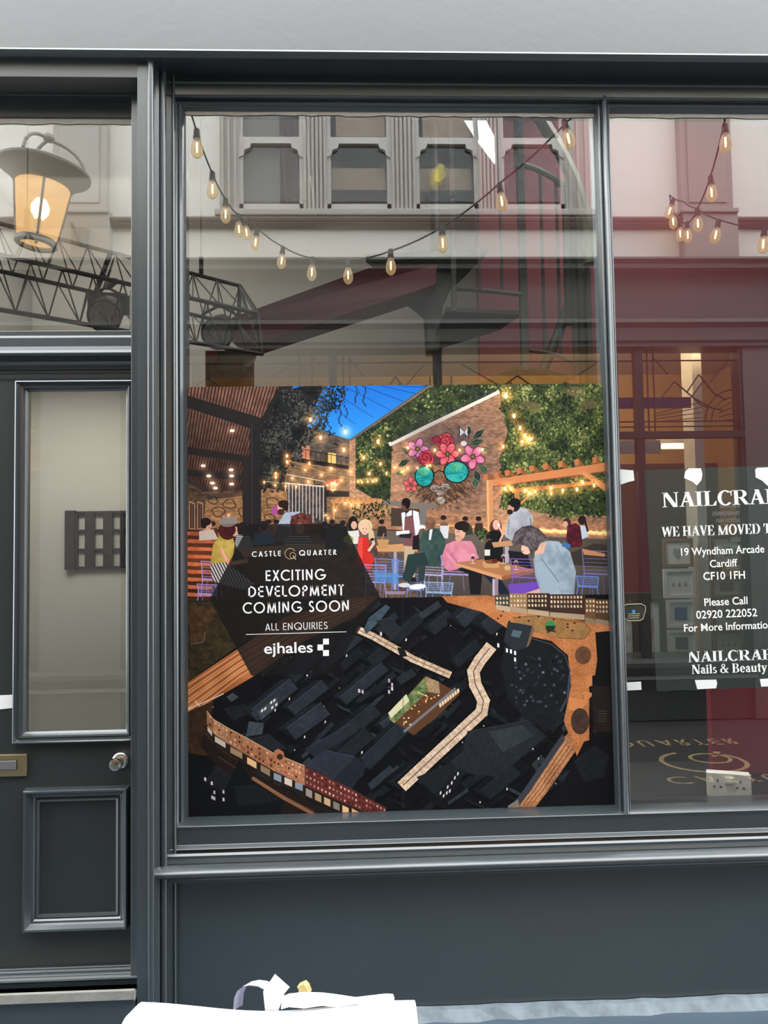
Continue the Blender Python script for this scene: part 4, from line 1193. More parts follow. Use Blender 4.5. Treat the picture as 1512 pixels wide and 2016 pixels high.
for t, xl, yl, xr, yr, cap, of in (('19 Wyndham Arcade', 1341, 1094, 1505, 1087.5, 15.5, .012), ('Cardiff', 1398, 1117, 1452, 1114.5, 15, .012), ('CF10 1FH', 1385, 1142, 1467, 1139, 16, .014),
                                   ('Please Call', 1387, 1193, 1472, 1189, 15.5, .012), ('02920 222052', 1371, 1218, 1491, 1213, 16, .012), ('For More Information', 1347, 1244, 1521, 1236.5, 15.5, .012)):
    ps, w = font_polys(t, of); ntext(ps, w, xl, yl, xr, yr, cap, 'address_line')
ps, w = sf('NAILCRAFT', .0); ntext(ps, w, 1355, 1304, 1539, 1298, 21, 'heading')
ps, w = sf('Nails & Beauty', .0); ntext(ps, w, 1362, 1327, 1511, 1322, 18, 'heading')
for lab, pts in (('top left of the notice, torn to a point', [(1207, 923), (1247, 926), (1249, 946), (1237, 949), (1222, 954), (1207, 962)]),
                 ('top middle of the notice', [(1349, 929), (1356, 922), (1380, 922), (1383, 933), (1381, 945), (1372, 956), (1364, 949), (1347, 941)]),
                 ('top right of the notice', [(1487, 925), (1490, 921), (1530, 919), (1533, 950), (1512, 957), (1500, 946), (1488, 940)]),
                 ('bottom left beside the mullion', [(1225, 1344), (1262, 1342), (1263, 1358), (1225, 1360)]),
                 ('bottom middle of the notice', [(1368, 1339), (1410, 1338), (1412, 1345), (1410, 1355), (1373, 1357)]),
                 ('bottom right of the notice', [(1496, 1337), (1530, 1335), (1532, 1350), (1499, 1352)])):
    b = MB().ppoly(pts, NY - .0014, .0008)
    tag(b.build('tape', TAPE), 'piece of white tape at the ' + lab, 'tape', 'white tape strips holding the notice')
# alarm sticker on the right pane
r = thing('alarm_sticker', 'gold edged shield sticker with a blue dot beside the mullion', 'sticker', at(1247, 1222, -.001))
ol = [(1226, 1194), (1234, 1190), (1262, 1189), (1270, 1193), (1271, 1200), (1266, 1218), (1260, 1222), (1236, 1222), (1229, 1217), (1225, 1203)]
MB().ppoly(ol, -.0008, -.0008).build('backing', mat('sticker_dark', (.03, .03, .03), .5), r)
MB().tube([at(x, y, -.002) for x, y in ol + [ol[0]]], .0016, 5).build('gold_border', mat('sticker_gold', (.45, .40, .22), .5), r)
MB().lathe([(0, -.0016), (.0065, -.0016), (.0065, -.0024), (0, -.0024)], (at(1247, 1204, 0).x, 0, at(1247, 1204, 0).z), (0, 1, 0), 18).build('blue_dot', mat('sticker_blue', (.05, .30, .62), .5), r)
for k in range(3):
    b = MB().ppoly([(1236, 1208 + 4 * k), (1260 - k, 1207.5 + 4 * k), (1260 - k, 1209 + 4 * k), (1236, 1209.5 + 4 * k)], -.0018, -.0003)
    b.build('text_line', MATS['sticker_gold'], r)

# ------------------------------------------------------------------ white stand with paper on it, close to the camera
WHITE = mat('white_paper', (.90, .90, .92), .6)
WCLOTH = mat('white_board', (.88, .88, .90), .5)
QY = -1.45
zt = at(540, 1975, QY).z
xa0, xa1 = at(258, 1990, QY).x, at(817, 1990, QY).x
r = thing('display_stand', 'white stand in front of the window with rolled white edges', 'stand', ((xa0 + xa1) / 2, QY - .18, -.012))
MB().box(xa0 + .015, xa1 - .012, QY - .34, QY - .03, -.012, zt - .045).build('body', WCLOTH, r, bevel=.006)
zl, zm_, zr_ = at(300, 1963, QY).z, at(540, 1976, QY).z, at(800, 1962, QY).z
n = 24; secs = []
b = MB()
for i in range(n + 1):
    t = i / n
    x = xa0 - .004 + (xa1 - xa0 + .004) * t
    z = (zl * (1 - t) + zr_ * t) - (zl - zm_) * math.sin(math.pi * min(1, t * 1.02)) ** 2 * .9
    rr = .030 * (math.sin(min(1, t * 40 + .25) * math.pi / 2) if t < .03 else 1)
    secs.append([(x, QY - .03 + (rr + .02) * math.cos(a) * 1.0, z - .030 + (.030 if math.sin(a) < 0 else rr) * math.sin(a)) for a in [k * math.pi / 8 for k in range(16)]])
vs = [p for s_ in secs for p in s_]
fs = [(i * 16 + k, (i + 1) * 16 + k, (i + 1) * 16 + (k + 1) % 16, i * 16 + (k + 1) % 16) for i in range(n) for k in range(16)]
b.add(vs, fs + [tuple(range(16)), tuple(n * 16 + k for k in range(16))[::-1]])
b.build('rolled_edge', WCLOTH, r, smooth=True)
b = MB().box(xa0 - .01, xa1 + .006, QY - .36, QY - .075, zt - .05, zt - .038)
b.build('top_board', WCLOTH, r, bevel=.003)
# loose papers
b = MB(); Yp = QY + .028
loop = [(459, 1990), (461, 1966), (467, 1952), (477, 1944), (492, 1941), (508, 1943), (521, 1950), (530, 1964), (534, 1990)]
pa = [at(x, y, Yp) for x, y in loop]
pb = [p + Vector((.012, .022, -.004)) for p in pa]
for off in (0, .0012):
    b.add([p + Vector((0, 0, off)) for p in pa + pb], [(i, i + 1, len(pa) + i + 1, len(pa) + i) for i in range(len(pa) - 1)])
tag(b.build('paper_loop', mat('shaded_white_paper', (.50, .50, .66), .6), smooth=True), 'curled white paper loop with shade painted in lilac on the white stand', 'paper')  # lilac colour stands for shading on the white paper
b = MB().prism([at(541, 1918, QY + .015), at(570, 1944, QY + .015), at(560, 1956, QY + .015), at(548, 1990, QY + .022), at(522, 1990, QY + .022), at(518, 1952, QY + .015)], (0, .003, -.001))
tag(b.build('paper_card', WHITE), 'white paper card with one corner pointing up on the stand', 'paper')
b = MB(); top = [(555, 1962), (570, 1956), (600, 1953), (635, 1954), (660, 1957), (700, 1963), (760, 1956), (774, 1957), (776, 1963)]
ta = [at(x, y, QY + .005) for x, y in top]
tb = [Vector((p.x, QY - .01, zt - .004 + .003 * (i % 2))) for i, p in enumerate(ta)]
for i in range(len(ta) - 1):
    b.add([ta[i], ta[i + 1], tb[i + 1], tb[i]], [(0, 1, 2, 3)])
tag(b.build('paper_sheet', WHITE, smooth=True), 'wavy white paper sheet lying along the back of the stand', 'paper')
b = MB().prism([at(584, 1943, QY + .02), at(597, 1937, QY + .02), at(604, 1944, QY + .02), at(609, 1958, QY + .02), at(584, 1962, QY + .02), at(588, 1950, QY + .02)], (.004, .012, 0))
tag(b.build('gold_wrapper', mat('gold_foil', (.75, .58, .25), .35, .3), bevel=.001), 'small crumpled gold wrapper poking up behind the white papers', 'wrapper')
# ------------------------------------------------------------------ the printed mural poster on the large pane
# its picture is drawn here, polygon by polygon, on a canvas laid out like the print
PX0, PY0, PW, PH, SS = 362, 748, 858, 868, 2
CV = np.zeros((PH * SS, PW * SS, 3), np.float32)
rng = np.random.default_rng(5)
def C(*c): return np.array(c, np.float32) / 255.0
def inside(pts, X, Y):
    m = np.zeros(X.shape, bool); n = len(pts)
    for i in range(n):
        x1, y1 = pts[i]; x2, y2 = pts[(i + 1) % n]
        if y1 == y2: continue
        c = ((y1 > Y) != (y2 > Y)) & (X < (x2 - x1) * (Y - y1) / (y2 - y1) + x1)
        m ^= c
    return m
def region(pts):
    xs = [p[0] for p in pts]; ys = [p[1] for p in pts]
    a = max(0, int((min(xs) - PX0) * SS) - 1); b_ = min(PW * SS, int((max(xs) - PX0) * SS) + 2)
    c = max(0, int((min(ys) - PY0) * SS) - 1); d = min(PH * SS, int((max(ys) - PY0) * SS) + 2)
    if b_ <= a or d <= c: return None
    X, Y = np.meshgrid((np.arange(a, b_) + .5) / SS + PX0, (np.arange(c, d) + .5) / SS + PY0)
    return (slice(c, d), slice(a, b_)), X, Y
def poly(pts, col, al=1.0):
    r = region(pts)
    if r is None: return
    s, X, Y = r
    m = inside(pts, X, Y)[..., None] * al
    col = col(X, Y) if callable(col) else col
    CV[s] = CV[s] * (1 - m) + col * m
def ell(cx, cy, rx, ry, col, al=1.0, rot=0, n=22):
    c, s = math.cos(rot), math.sin(rot)
    poly([(cx + rx * math.cos(t) * c - ry * math.sin(t) * s, cy + rx * math.cos(t) * s + ry * math.sin(t) * c) for t in [k * 2 * math.pi / n for k in range(n)]], col, al)
def line(pts, w, col, al=1.0):
    for (x1, y1), (x2, y2) in zip(pts[:-1], pts[1:]):
        L = math.hypot(x2 - x1, y2 - y1) or 1e-6
        nx, ny = -(y2 - y1) / L * w / 2, (x2 - x1) / L * w / 2
        ex, ey = (x2 - x1) / L * w * .25, (y2 - y1) / L * w * .25
        poly([(x1 + nx - ex, y1 + ny - ey), (x2 + nx + ex, y2 + ny + ey), (x2 - nx + ex, y2 - ny + ey), (x1 - nx - ex, y1 - ny - ey)], col, al)
def glow(x, y, r, col, amp):
    q = region([(x - r * 3, y - r * 3), (x + r * 3, y + r * 3)])
    if q is None: return
    s, X, Y = q
    g = np.exp(-((X - x) ** 2 + (Y - y) ** 2) / (r * r))[..., None] * amp
    CV[s] = np.clip(CV[s] + g * col, 0, 1)
def vn(sc_, seed):
    """smooth value noise over the print, cell size sc_ px"""
    r = np.random.default_rng(seed)
    G = r.random((int(PH / sc_) + 3, int(PW / sc_) + 3)).astype(np.float32)
    def f(X, Y):
        u = (X - PX0) / sc_; v = (Y - PY0) / sc_
        i = np.clip(u.astype(int), 0, G.shape[1] - 2); j = np.clip(v.astype(int), 0, G.shape[0] - 2)
        a = u - i; b_ = v - j
        a = a * a * (3 - 2 * a); b_ = b_ * b_ * (3 - 2 * b_)
        return G[j, i] * (1 - a) * (1 - b_) + G[j, i + 1] * a * (1 - b_) + G[j + 1, i] * (1 - a) * b_ + G[j + 1, i + 1] * a * b_
    return f
N3, N8, N25, N60 = vn(2.2, 1), vn(8, 2), vn(25, 3), vn(70, 4)
def brick(base, amp=.25, slope=0.0, bw=7.0, bh=2.6):
    def f(X, Y):
        v = Y + slope * X
        row = np.floor(v / bh); u = (X + (row % 2) * bw / 2)
        cell = np.abs(np.sin(row * 12.9898 + np.floor(u / bw) * 78.233) * 43758.5) % 1
        mort = ((v % bh) < .55) | ((u % bw) < .6)
        k = (1 - amp) + 2 * amp * (.5 * cell + .3 * N8(X, Y) + .2 * N25(X, Y)) - .22 * mort
        return np.clip(base * k[..., None], 0, 1)
    return f
def mottled(c0, c1, f=None, f2=None):
    def g(X, Y):
        k = .5 * (f or N8)(X, Y) + .5 * (f2 or N3)(X, Y)
        k = np.clip((k - .25) * 2, 0, 1)[..., None]
        return c0 * (1 - k) + c1 * k
    return g
def vgrad(c0, c1, y0, y1):
    def g(X, Y):
        k = np.clip((Y - y0) / (y1 - y0), 0, 1)[..., None]
        return c0 * (1 - k) + c1 * k
    return g
def pin(pts, x, y):
    return bool(inside(pts, np.array([[x]], float), np.array([[y]], float))[0, 0])
def foliage(pts, n, cols, size=3.0, hang=0.6):
    xs = [p[0] for p in pts]; ys = [p[1] for p in pts]
    for _ in range(n):
        x, y = rng.uniform(min(xs), max(xs)), rng.uniform(min(ys), max(ys))
        if not pin(pts, x, y): continue
        k = N25(np.array([[x]]), np.array([[y]]))[0, 0] + rng.normal(0, .18)
        c = cols[int(np.clip(k * len(cols), 0, len(cols) - 1))] * rng.uniform(.7, 1.25)
        a = rng.normal(1.57, hang); L = size * rng.uniform(.7, 1.7); w = L * .38
        dx, dy = math.cos(a), math.sin(a)
        poly([(x, y), (x + dx * L * .5 - dy * w, y + dy * L * .5 + dx * w), (x + dx * L, y + dy * L), (x + dx * L * .5 + dy * w, y + dy * L * .5 - dx * w)], np.clip(c, 0, 1), .9)
def stripes(pts, c0, c1, per, horiz=True, slope=0.0):
    def g(X, Y):
        k = (((Y + slope * X) if horiz else (X + slope * Y)) % per) < per * .5
        return np.where(k[..., None], c0, c1)
    poly(pts, g)

# ---------- upper picture: a roofed yard at dusk
poly([(360, 740), (1225, 740), (1225, 1175), (360, 1185)], C(58, 46, 40))
poly([(520, 750), (840, 750), (835, 764), (697, 864), (520, 870)], vgrad(C(28, 108, 205), C(52, 150, 235), 755, 865))
for i in range(7):
    line([(600 + i * 38, 760), (700 + i * 34, 835 - i * 14)], .9, C(20, 40, 80), .8)
# back wall with balcony
poly([(560, 850), (600, 838), (665, 858), (690, 866), (692, 1030), (560, 1035)], brick(C(92, 82, 74), .35))
poly([(560, 905), (692, 912), (692, 1030), (540, 1035), (540, 940)], brick(C(126, 98, 74), .3))
for _ in range(16):
    x, y = rng.uniform(580, 680), rng.uniform(852, 985)
    line([(x, y), (x + rng.uniform(-12, 12), y + rng.uniform(-9, 9)), (x + rng.uniform(-16, 16), y + rng.uniform(-9, 9))], 2.2, C(26, 24, 24), .85)
poly([(594, 876), (610, 878), (609, 906), (594, 902)], C(196, 122, 92)); poly([(646, 891), (662, 893), (661, 917), (646, 913)], C(240, 190, 110)); poly([(634, 885), (646, 888), (645, 912), (635, 909)], C(80, 66, 52))
poly([(566, 898), (687, 917), (686, 924), (600, 912), (566, 905)], C(28, 26, 27))
for i in range(12): line([(572 + i * 10, 880 + i * 1.7), (572 + i * 10, 900 + i * 1.7)], .7, C(22, 22, 24), .9)
line([(570, 879), (687, 902)], 1.2, C(24, 24, 26))
poly([(640, 950), (664, 940), (664, 960), (650, 966)], C(190, 60, 62)); poly([(650, 950), (662, 945), (662, 972), (650, 976)], C(220, 160, 140), .7)
# curtain of light strips
poly([(555, 955), (640, 960), (640, 1032), (555, 1030)], mottled(C(52, 46, 44), C(104, 84, 70)))
for i in range(12):
    x = 562 + i * 6.8
    line([(x, 951 + i * .6), (x, 1020 + (i % 3) * 4)], 1.5, C(228, 226, 230), .85)
line([(520, 947), (638, 958)], 1.8, C(238, 232, 226)); line([(565, 934), (640, 948)], 1.3, C(220, 205, 190)); line([(641, 958), (641, 1030)], 4, C(38, 36, 38))
poly([(640, 965), (697, 968), (694, 978), (641, 978)], C(30, 28, 30))
# long brick wall on the right
poly([(688, 868), (835, 764), (846, 756), (1225, 750), (1225, 1075), (688, 1035)], brick(C(166, 122, 96), .30, -.05))
poly([(688, 985), (960, 1020), (1225, 1030), (1225, 1060), (688, 1040)], brick(C(186, 128, 94), .3, 0), .7)
for (x, y, r, a) in ((770, 930, 60, .12), (1000, 1040, 60, .18), (700, 960, 50, .15)):
    glow(x, y, r, C(255, 190, 120), a)
GREENS = [C(26, 33, 24), C(40, 52, 32), C(58, 72, 42), C(84, 98, 54), C(120, 128, 70), C(150, 150, 92)]
g1 = [(700, 862), (838, 768), (858, 756), (986, 756), (984, 772), (772, 872), (768, 985), (752, 992), (700, 960)]
poly(g1, mottled(C(30, 38, 28), C(66, 78, 50)))
foliage(g1, 2300, GREENS, 4.2)
line([(690, 866), (835, 765)], 4, C(90, 92, 100)); line([(835, 765), (850, 757)], 4, C(90, 92, 100))
poly([(764, 872), (982, 768), (984, 774), (768, 879)], C(232, 222, 205)); line([(770, 870), (980, 764)], 2, C(60, 58, 60))
# dark halo and the painted animal with flowers and teal glasses
q = region([(770, 800), (990, 1010)]); s_, X, Y = q
h = np.exp(-(((X - 878) / 80) ** 2 + ((Y - 905) / 78) ** 2) ** 1.5)[..., None] * .75
CV[s_] = CV[s_] * (1 - h) + C(62, 54, 62) * h * (.7 + .5 * N8(X, Y)[..., None])
ell(868, 952, 50, 40, mottled(C(52, 38, 34), C(104, 72, 52)), .9)
for _ in range(420):                        # fur
    a = rng.uniform(0, 2 * math.pi); rr = rng.uniform(.1, 1)
    x, y = 872 + 58 * rr * math.cos(a), 962 + 42 * rr * math.sin(a)
    c = [C(112, 78, 54), C(150, 102, 66), C(74, 56, 46), C(58, 48, 46), C(176, 132, 94)][rng.integers(5)]
    line([(x, y), (x + (x - 866) * .16 + rng.normal(0, 2), y + 7 * rng.uniform(.5, 1.4))], 1.6, c, .8)
for cx, cy, rx, ry in ((857, 961, 10, 7), (876, 959, 10, 7), (867, 970, 8, 5), (868, 985, 9, 7)):
    ell(cx, cy, rx, ry, mottled(C(140, 124, 112), C(206, 192, 180)), .9)
poly([(856, 944), (872, 943), (868, 953), (861, 953)], C(150, 92, 84))
poly([(852, 915), (874, 915), (870, 945), (858, 945)], mottled(C(120, 84, 60), C(170, 124, 88)), .9)
for _ in range(40):
    line([(rng.uniform(846, 884), rng.uniform(955, 966)), (rng.uniform(820, 915), rng.uniform(950, 985))], .7, C(60, 50, 48), .5)
LEAF = [C(30, 58, 48), C(46, 84, 62), C(24, 44, 40)]
for (x, y, a, L) in ((806, 905, 2.6, 26), (800, 928, 2.9, 22), (930, 865, -.7, 32), (925, 875, -.3, 30), (940, 885, -.1, 24), (935, 925, 1.2, 26), (945, 915, .9, 22), (812, 893, 3.6, 24), (915, 862, -1.1, 26), (934, 940, 1.4, 22)):
    dx, dy = math.cos(a), math.sin(a)
    poly([(x, y), (x + dx * L * .5 - dy * 6, y + dy * L * .5 + dx * 6), (x + dx * L, y + dy * L), (x + dx * L * .5 + dy * 6, y + dy * L * .5 - dx * 6)], LEAF[int(L) % 3])
    line([(x, y), (x + dx * L, y + dy * L)], .8, C(120, 160, 120), .6)
def flower(cx, cy, r, c0, c1, n=5, cc=C(70, 58, 40), rot=0):
    for k in range(n):
        a = rot + k * 2 * math.pi / n
        ell(cx + r * .55 * math.cos(a), cy + r * .55 * math.sin(a), r * .52, r * .36, C(48, 20, 34), 1, a)
        ell(cx + r * .55 * math.cos(a), cy + r * .55 * math.sin(a), r * .47, r * .31, c0, 1, a)
        ell(cx + r * .7 * math.cos(a), cy + r * .7 * math.sin(a), r * .24, r * .16, c1, .8, a)
        line([(cx, cy), (cx + r * .8 * math.cos(a), cy + r * .8 * math.sin(a))], .6, C(90, 30, 50), .7)
    ell(cx, cy, r * .24, r * .24, cc); ell(cx, cy, r * .12, r * .12, C(130, 110, 60))
def rose(cx, cy, r, c0, c1):
    for k in range(16):
        a = k * 2.4; q_ = r * (1 - k / 18)
        ell(cx + q_ * .38 * math.cos(a), cy + q_ * .38 * math.sin(a), q_ * .62, q_ * .42, C(46, 16, 26), 1, a + 1.2)
        ell(cx + q_ * .38 * math.cos(a), cy + q_ * .38 * math.sin(a), q_ * .56, q_ * .35, c0 if k % 2 else c1, 1, a + 1.2)
flower(822, 884, 21, C(188, 108, 150), C(214, 140, 176))
rose(876, 868, 22, C(170, 48, 62), C(200, 76, 84)); rose(858, 866, 12, C(160, 60, 66), C(120, 36, 50))
rose(838, 901, 21, C(150, 36, 56), C(190, 62, 80))
flower(881, 894, 23, C(214, 84, 96), C(232, 122, 124), 6)
flower(931, 899, 24, C(216, 106, 146), C(232, 146, 172), 5, rot=.4)
flower(809, 954, 15, C(206, 86, 92), C(228, 124, 120), 5, rot=.9)
for sx, sy in ((1, 1), (-1, 1), (1, -1), (-1, -.8)):
    poly([(913, 851), (913 + sx * 11, 851 - sy * 13), (913 + sx * 9, 851 + sy * 1)], C(40, 38, 44)); poly([(914, 851), (913 + sx * 8, 851 - sy * 9), (913 + sx * 7, 851)], C(206, 206, 214))
ell(913, 873, 6, 5, C(206, 190, 200)); 
for cx, cy, rx, ry in ((835.5, 938, 19.5, 21.5), (898.5, 929, 25, 22.5)):
    ell(cx, cy, rx, ry, C(24, 24, 30)); 
    ell(cx, cy, rx - 2.2, ry - 2.2, mottled(C(18, 128, 130), C(56, 176, 168), N8, N3))
    ell(cx + 1, cy - ry * .45, rx * .5, ry * .34, C(92, 178, 140), .8, -.2); ell(cx - rx * .25, cy - ry * .3, rx * .22, ry * .3, C(70, 150, 96), .8)
    line([(cx - rx * .7, cy + 4), (cx + rx * .4, cy + 1), (cx + rx * .8, cy + 6)], 1.6, C(14, 104, 112), .8)
line([(855, 932), (864, 926), (874, 929)], 2.2, C(24, 24, 30))
# green wall far right
g2 = [(984, 756), (1225, 750), (1225, 1018), (1150, 1012), (1110, 1020), (1050, 1004), (984, 1000), (990, 960), (984, 900), (1000, 850), (986, 800)]
poly(g2, mottled(C(34, 44, 28), C(86, 92, 54)))
foliage(g2, 5200, GREENS, 4.8)
for (x, y) in ((1045, 800), (1160, 796), (1130, 770)): ell(x, y, 22, 9, mottled(C(150, 112, 84), C(96, 90, 58)), .55)
line([(1000, 1043), (1225, 1052)], 8, C(255, 176, 110), .75)
for x in range(1000, 1200, 5): glow(x, 1044 + (x - 1000) * .035 - rng.uniform(0, 5), 3, C(255, 190, 120), .5)
line([(860, 1033), (1000, 1041)], 4, C(255, 180, 120), .8)
# bench, floor
poly([(700, 1042), (1225, 1062), (1225, 1180), (690, 1180)], vgrad(C(104, 92, 84), C(72, 64, 62), 1060, 1180))
poly([(1080, 1058), (1225, 1064), (1225, 1082), (1110, 1094), (1070, 1086)], C(86, 76, 68)); poly([(1105, 1096), (1170, 1070), (1225, 1076), (1225, 1120), (1105, 1110)], C(60, 52, 48))
poly([(560, 1050), (740, 1060), (830, 1180), (540, 1180)], mottled(C(74, 58, 50), C(120, 92, 76)))
for i in range(9): line([(690 + i * 3, 1180 - i * 14), (860, 1176 - i * 7)], 1, C(56, 44, 40), .6)
# dark bar canopy behind the waiter
poly([(746, 985), (862, 992), (858, 1000), (840, 1000), (840, 1040), (826, 1040), (826, 1000), (746, 994)], C(120, 112, 106)); poly([(770, 1000), (826, 1002), (826, 1036), (770, 1036)], C(70, 58, 50))
# small timber pergola
OK_ = C(204, 142, 92); OKD = C(150, 94, 56)
poly([(650, 985), (672, 978), (752, 982), (756, 990), (742, 994), (654, 992)], OK_); line([(650, 992), (752, 994)], 2, OKD)
for x in (657, 748): line([(x, 988), (x, 1042)], 4, OK_)
for x in (674, 716): line([(x, 990), (x, 1030)], 3, OKD)
for i in range(9): line([(662 + i * 9.5, 979), (656 + i * 11, 986)], 1.4, OKD)
line([(660, 1000), (672, 990)], 2, OK_); line([(745, 1003), (733, 992)], 2, OK_)
foliage([(690, 992), (765, 985), (770, 1012), (700, 1030)], 240, GREENS[:4], 4)
# timber pergola right
for i, x in enumerate((955, 976, 997, 1020, 1045, 1072, 1102, 1134, 1170)):
    poly([(x - 4, 935 - i * 4.2), (x + 5, 933 - i * 4.4), (x + 34, 952 - i * 2.0), (x + 26, 955 - i * 2.0)], C(150, 88, 52))
    poly([(x - 4, 935 - i * 4.2), (x + 5, 933 - i * 4.4), (x + 6, 944 - i * 4.2), (x - 2, 947 - i * 4.2)], C(196, 118, 74))
poly([(957, 946), (1190, 911), (1225, 906), (1225, 926), (1190, 928), (958, 961)], C(214, 134, 86)); line([(958, 960), (1225, 924)], 2, C(140, 80, 48))
poly([(1010, 962), (1190, 945), (1190, 952), (1012, 970)], C(176, 108, 66))
poly([(957, 946), (970, 945), (972, 1060), (959, 1060)], C(212, 146, 96)); line([(960, 946), (962, 1060)], 3, C(236, 176, 122))
poly([(1012, 964), (1022, 963), (1024, 1000), (1014, 1000)], C(190, 122, 76))
for p in ([(970, 980), (998, 952), (1004, 952), (972, 986)], [(1024, 990), (1046, 968), (1050, 970), (1026, 994)], [(1140, 930), (1152, 926), (1225, 975), (1225, 990)], [(1010, 972), (1016, 966), (1000, 948), (996, 950)]): poly(p, C(214, 138, 88))
# roofed side on the left
poly([(360, 748), (572, 748), (512, 852), (492, 900), (478, 968), (400, 972), (360, 930)], C(44, 32, 30))
for i in range(34):
    t = i / 33
    xa = 340 + t * 224; xb_ = 318 + t * 172
    poly([(xa, 750), (xa + 4.2, 750), (xb_ + 3.6, 975), (xb_, 975)], mottled(C(120, 82, 68), C(166, 114, 94), N25, N8), .85 if pin([(360, 748), (572, 748), (512, 852), (492, 900), (478, 968), (400, 972), (360, 930)], (xa + xb_) / 2, 860) or True else 0)
q = region([(360, 748), (560, 975)]); s_, X, Y = q
CV[s_] *= np.clip(1.0 - .45 * np.clip((Y - 800) / 140, 0, 1), 0, 1)[..., None]
poly([(556, 748), (585, 748), (520, 850), (513, 1000), (470, 985), (482, 930), (500, 850)], C(36, 33, 34))
for p in ([(360, 776), (512, 822), (516, 846), (500, 846), (360, 800)], [(360, 878), (492, 898), (492, 912), (360, 893)], [(360, 923), (478, 935), (478, 946), (360, 937)]): poly(p, C(40, 36, 36))
poly([(360, 935), (380, 945), (402, 962), (402, 985), (360, 985)], C(56, 46, 44))
poly([(360, 945), (400, 968), (490, 965), (490, 1040), (360, 1045)], brick(C(92, 70, 56), .35))
poly([(405, 985), (490, 975), (520, 960), (566, 968), (566, 1040), (400, 1042)], brick(C(164, 118, 80), .3))
for (cx, cy, r) in ((452, 992, 12), (430, 1008, 12), (480, 1008, 11), (536, 990, 13), (530, 1020, 10), (420, 985, 9), (556, 1005, 9), (500, 1000, 9)):
    pts = [(cx + r * (1 + .25 * math.sin(3 * a + cx)) * math.cos(a), cy + r * .8 * math.sin(a)) for a in [k * .5 for k in range(14)]]
    line(pts, 1.8, C(40, 34, 32), .85); line(pts[:6], 3, C(90, 70, 56), .5)
poly([(533, 996), (540, 1000), (546, 992), (548, 1002), (556, 1004), (549, 1009), (552, 1016), (543, 1012), (536, 1015), (537, 1006)], C(170, 76, 150))
for x0 in (372, 388):
    poly([(x0, 986), (x0 + 12, 990), (x0 + 12, 1042), (x0, 1042)], C(176, 124, 92)); poly([(x0 + 2, 990), (x0 + 10, 993), (x0 + 10, 1040), (x0 + 2, 1040)], C(58, 50, 50)); line([(x0 + 6, 991), (x0 + 6, 1040)], .8, C(150, 104, 80))
poly([(492, 830), (514, 838), (514, 1070), (490, 1070)], C(38, 35, 37)); line([(496, 835), (496, 1068)], 2, C(58, 54, 56)); poly([(476, 896), (491, 898), (491, 1040), (478, 1040)], C(44, 38, 38))
# hanging foliage
g3 = [(556, 764), (640, 752), (688, 752), (668, 800), (648, 812), (640, 850), (600, 870), (590, 900), (560, 930), (552, 965), (516, 965), (514, 850)]
poly([(552, 770), (640, 752), (600, 850), (560, 920), (516, 955), (514, 850)], C(28, 28, 30))
foliage(g3, 2600, [C(16, 17, 18), C(26, 28, 28), C(34, 36, 34), C(52, 54, 50), C(78, 78, 74)], 5.0, .9)
for (x, y0, L) in ((632, 800, 60), (655, 770, 46), (676, 765, 62), (700, 760, 36), (716, 760, 44), (640, 760, 100), (668, 800, 44)):
    for k in range(int(L / 3)):
        xx = x + 3 * math.sin(k * .5) + k * .25; yy = y0 + k * 3
        ell(xx + rng.normal(0, 1.2), yy, 1.8, 1.2, C(30, 36, 48), .95, rng.uniform(0, 3))
# slatted timber seat left
poly([(360, 1042), (470, 1048), (450, 1130), (420, 1180), (360, 1180)], C(58, 34, 28))
for k in range(9):
    y = 1046 + k * 15
    poly([(360, y), (440 - k * 3, y + 3), (438 - k * 3, y + 9), (360, y + 8)], mottled(C(196, 108, 70), C(150, 76, 50), N25, N8))
glow(390, 1100, 40, C(255, 120, 60), .22)
# everything between the tables
def wire_chair(x, y, w, h, c, al=.95):
    line([(x, y), (x + w, y + 2)], 2, c, al); line([(x, y), (x + w * .08, y + h * .5)], 1.8, c, al); line([(x + w, y + 2), (x + w * .95, y + h * .5)], 1.8, c, al)
    for k in range(1, 6): line([(x + w * .02, y + h * .085 * k), (x + w * .98, y + h * .085 * k + 2)], 1.1, c, al)
    line([(x + w * .05, y + h * .5), (x + w * .95, y + h * .5 + 2)], 3.2, c, al)
    for k in (0.08, .92): line([(x + w * k, y + h * .5), (x + w * (k + (-.1 if k < .5 else .1)), y + h)], 1.7, c, al)
    line([(x + w * .3, y + h * .52), (x + w * .25, y + h * .95)], 1.2, c * .8, al); line([(x + w * .7, y + h * .52), (x + w * .74, y + h * .95)], 1.2, c * .8, al)
LIL = C(168, 150, 218); BLU = C(108, 140, 214); VIO = C(128, 92, 190)
def head(x, y, rx, ry, skin, hair, face=0, bald=False):
    ell(x, y, rx, ry, skin); ell(x + rx * .35 * face, y + ry * .15, rx * .62, ry * .75, np.clip(skin * 1.12, 0, 1))
    if not bald:
        ell(x - rx * .2 * face, y - ry * .48, rx * 1.08, ry * .66, hair)
        ell(x - rx * .55 * face, y - ry * .1, rx * .62, ry * .75, hair)
    if face:
        ell(x + rx * .5 * face, y - .05 * ry, rx * .12, ry * .08, C(30, 22, 20)); line([(x + rx * .35 * face, y + ry * .5), (x + rx * .75 * face, y + ry * .48)], .9, C(140, 70, 64))
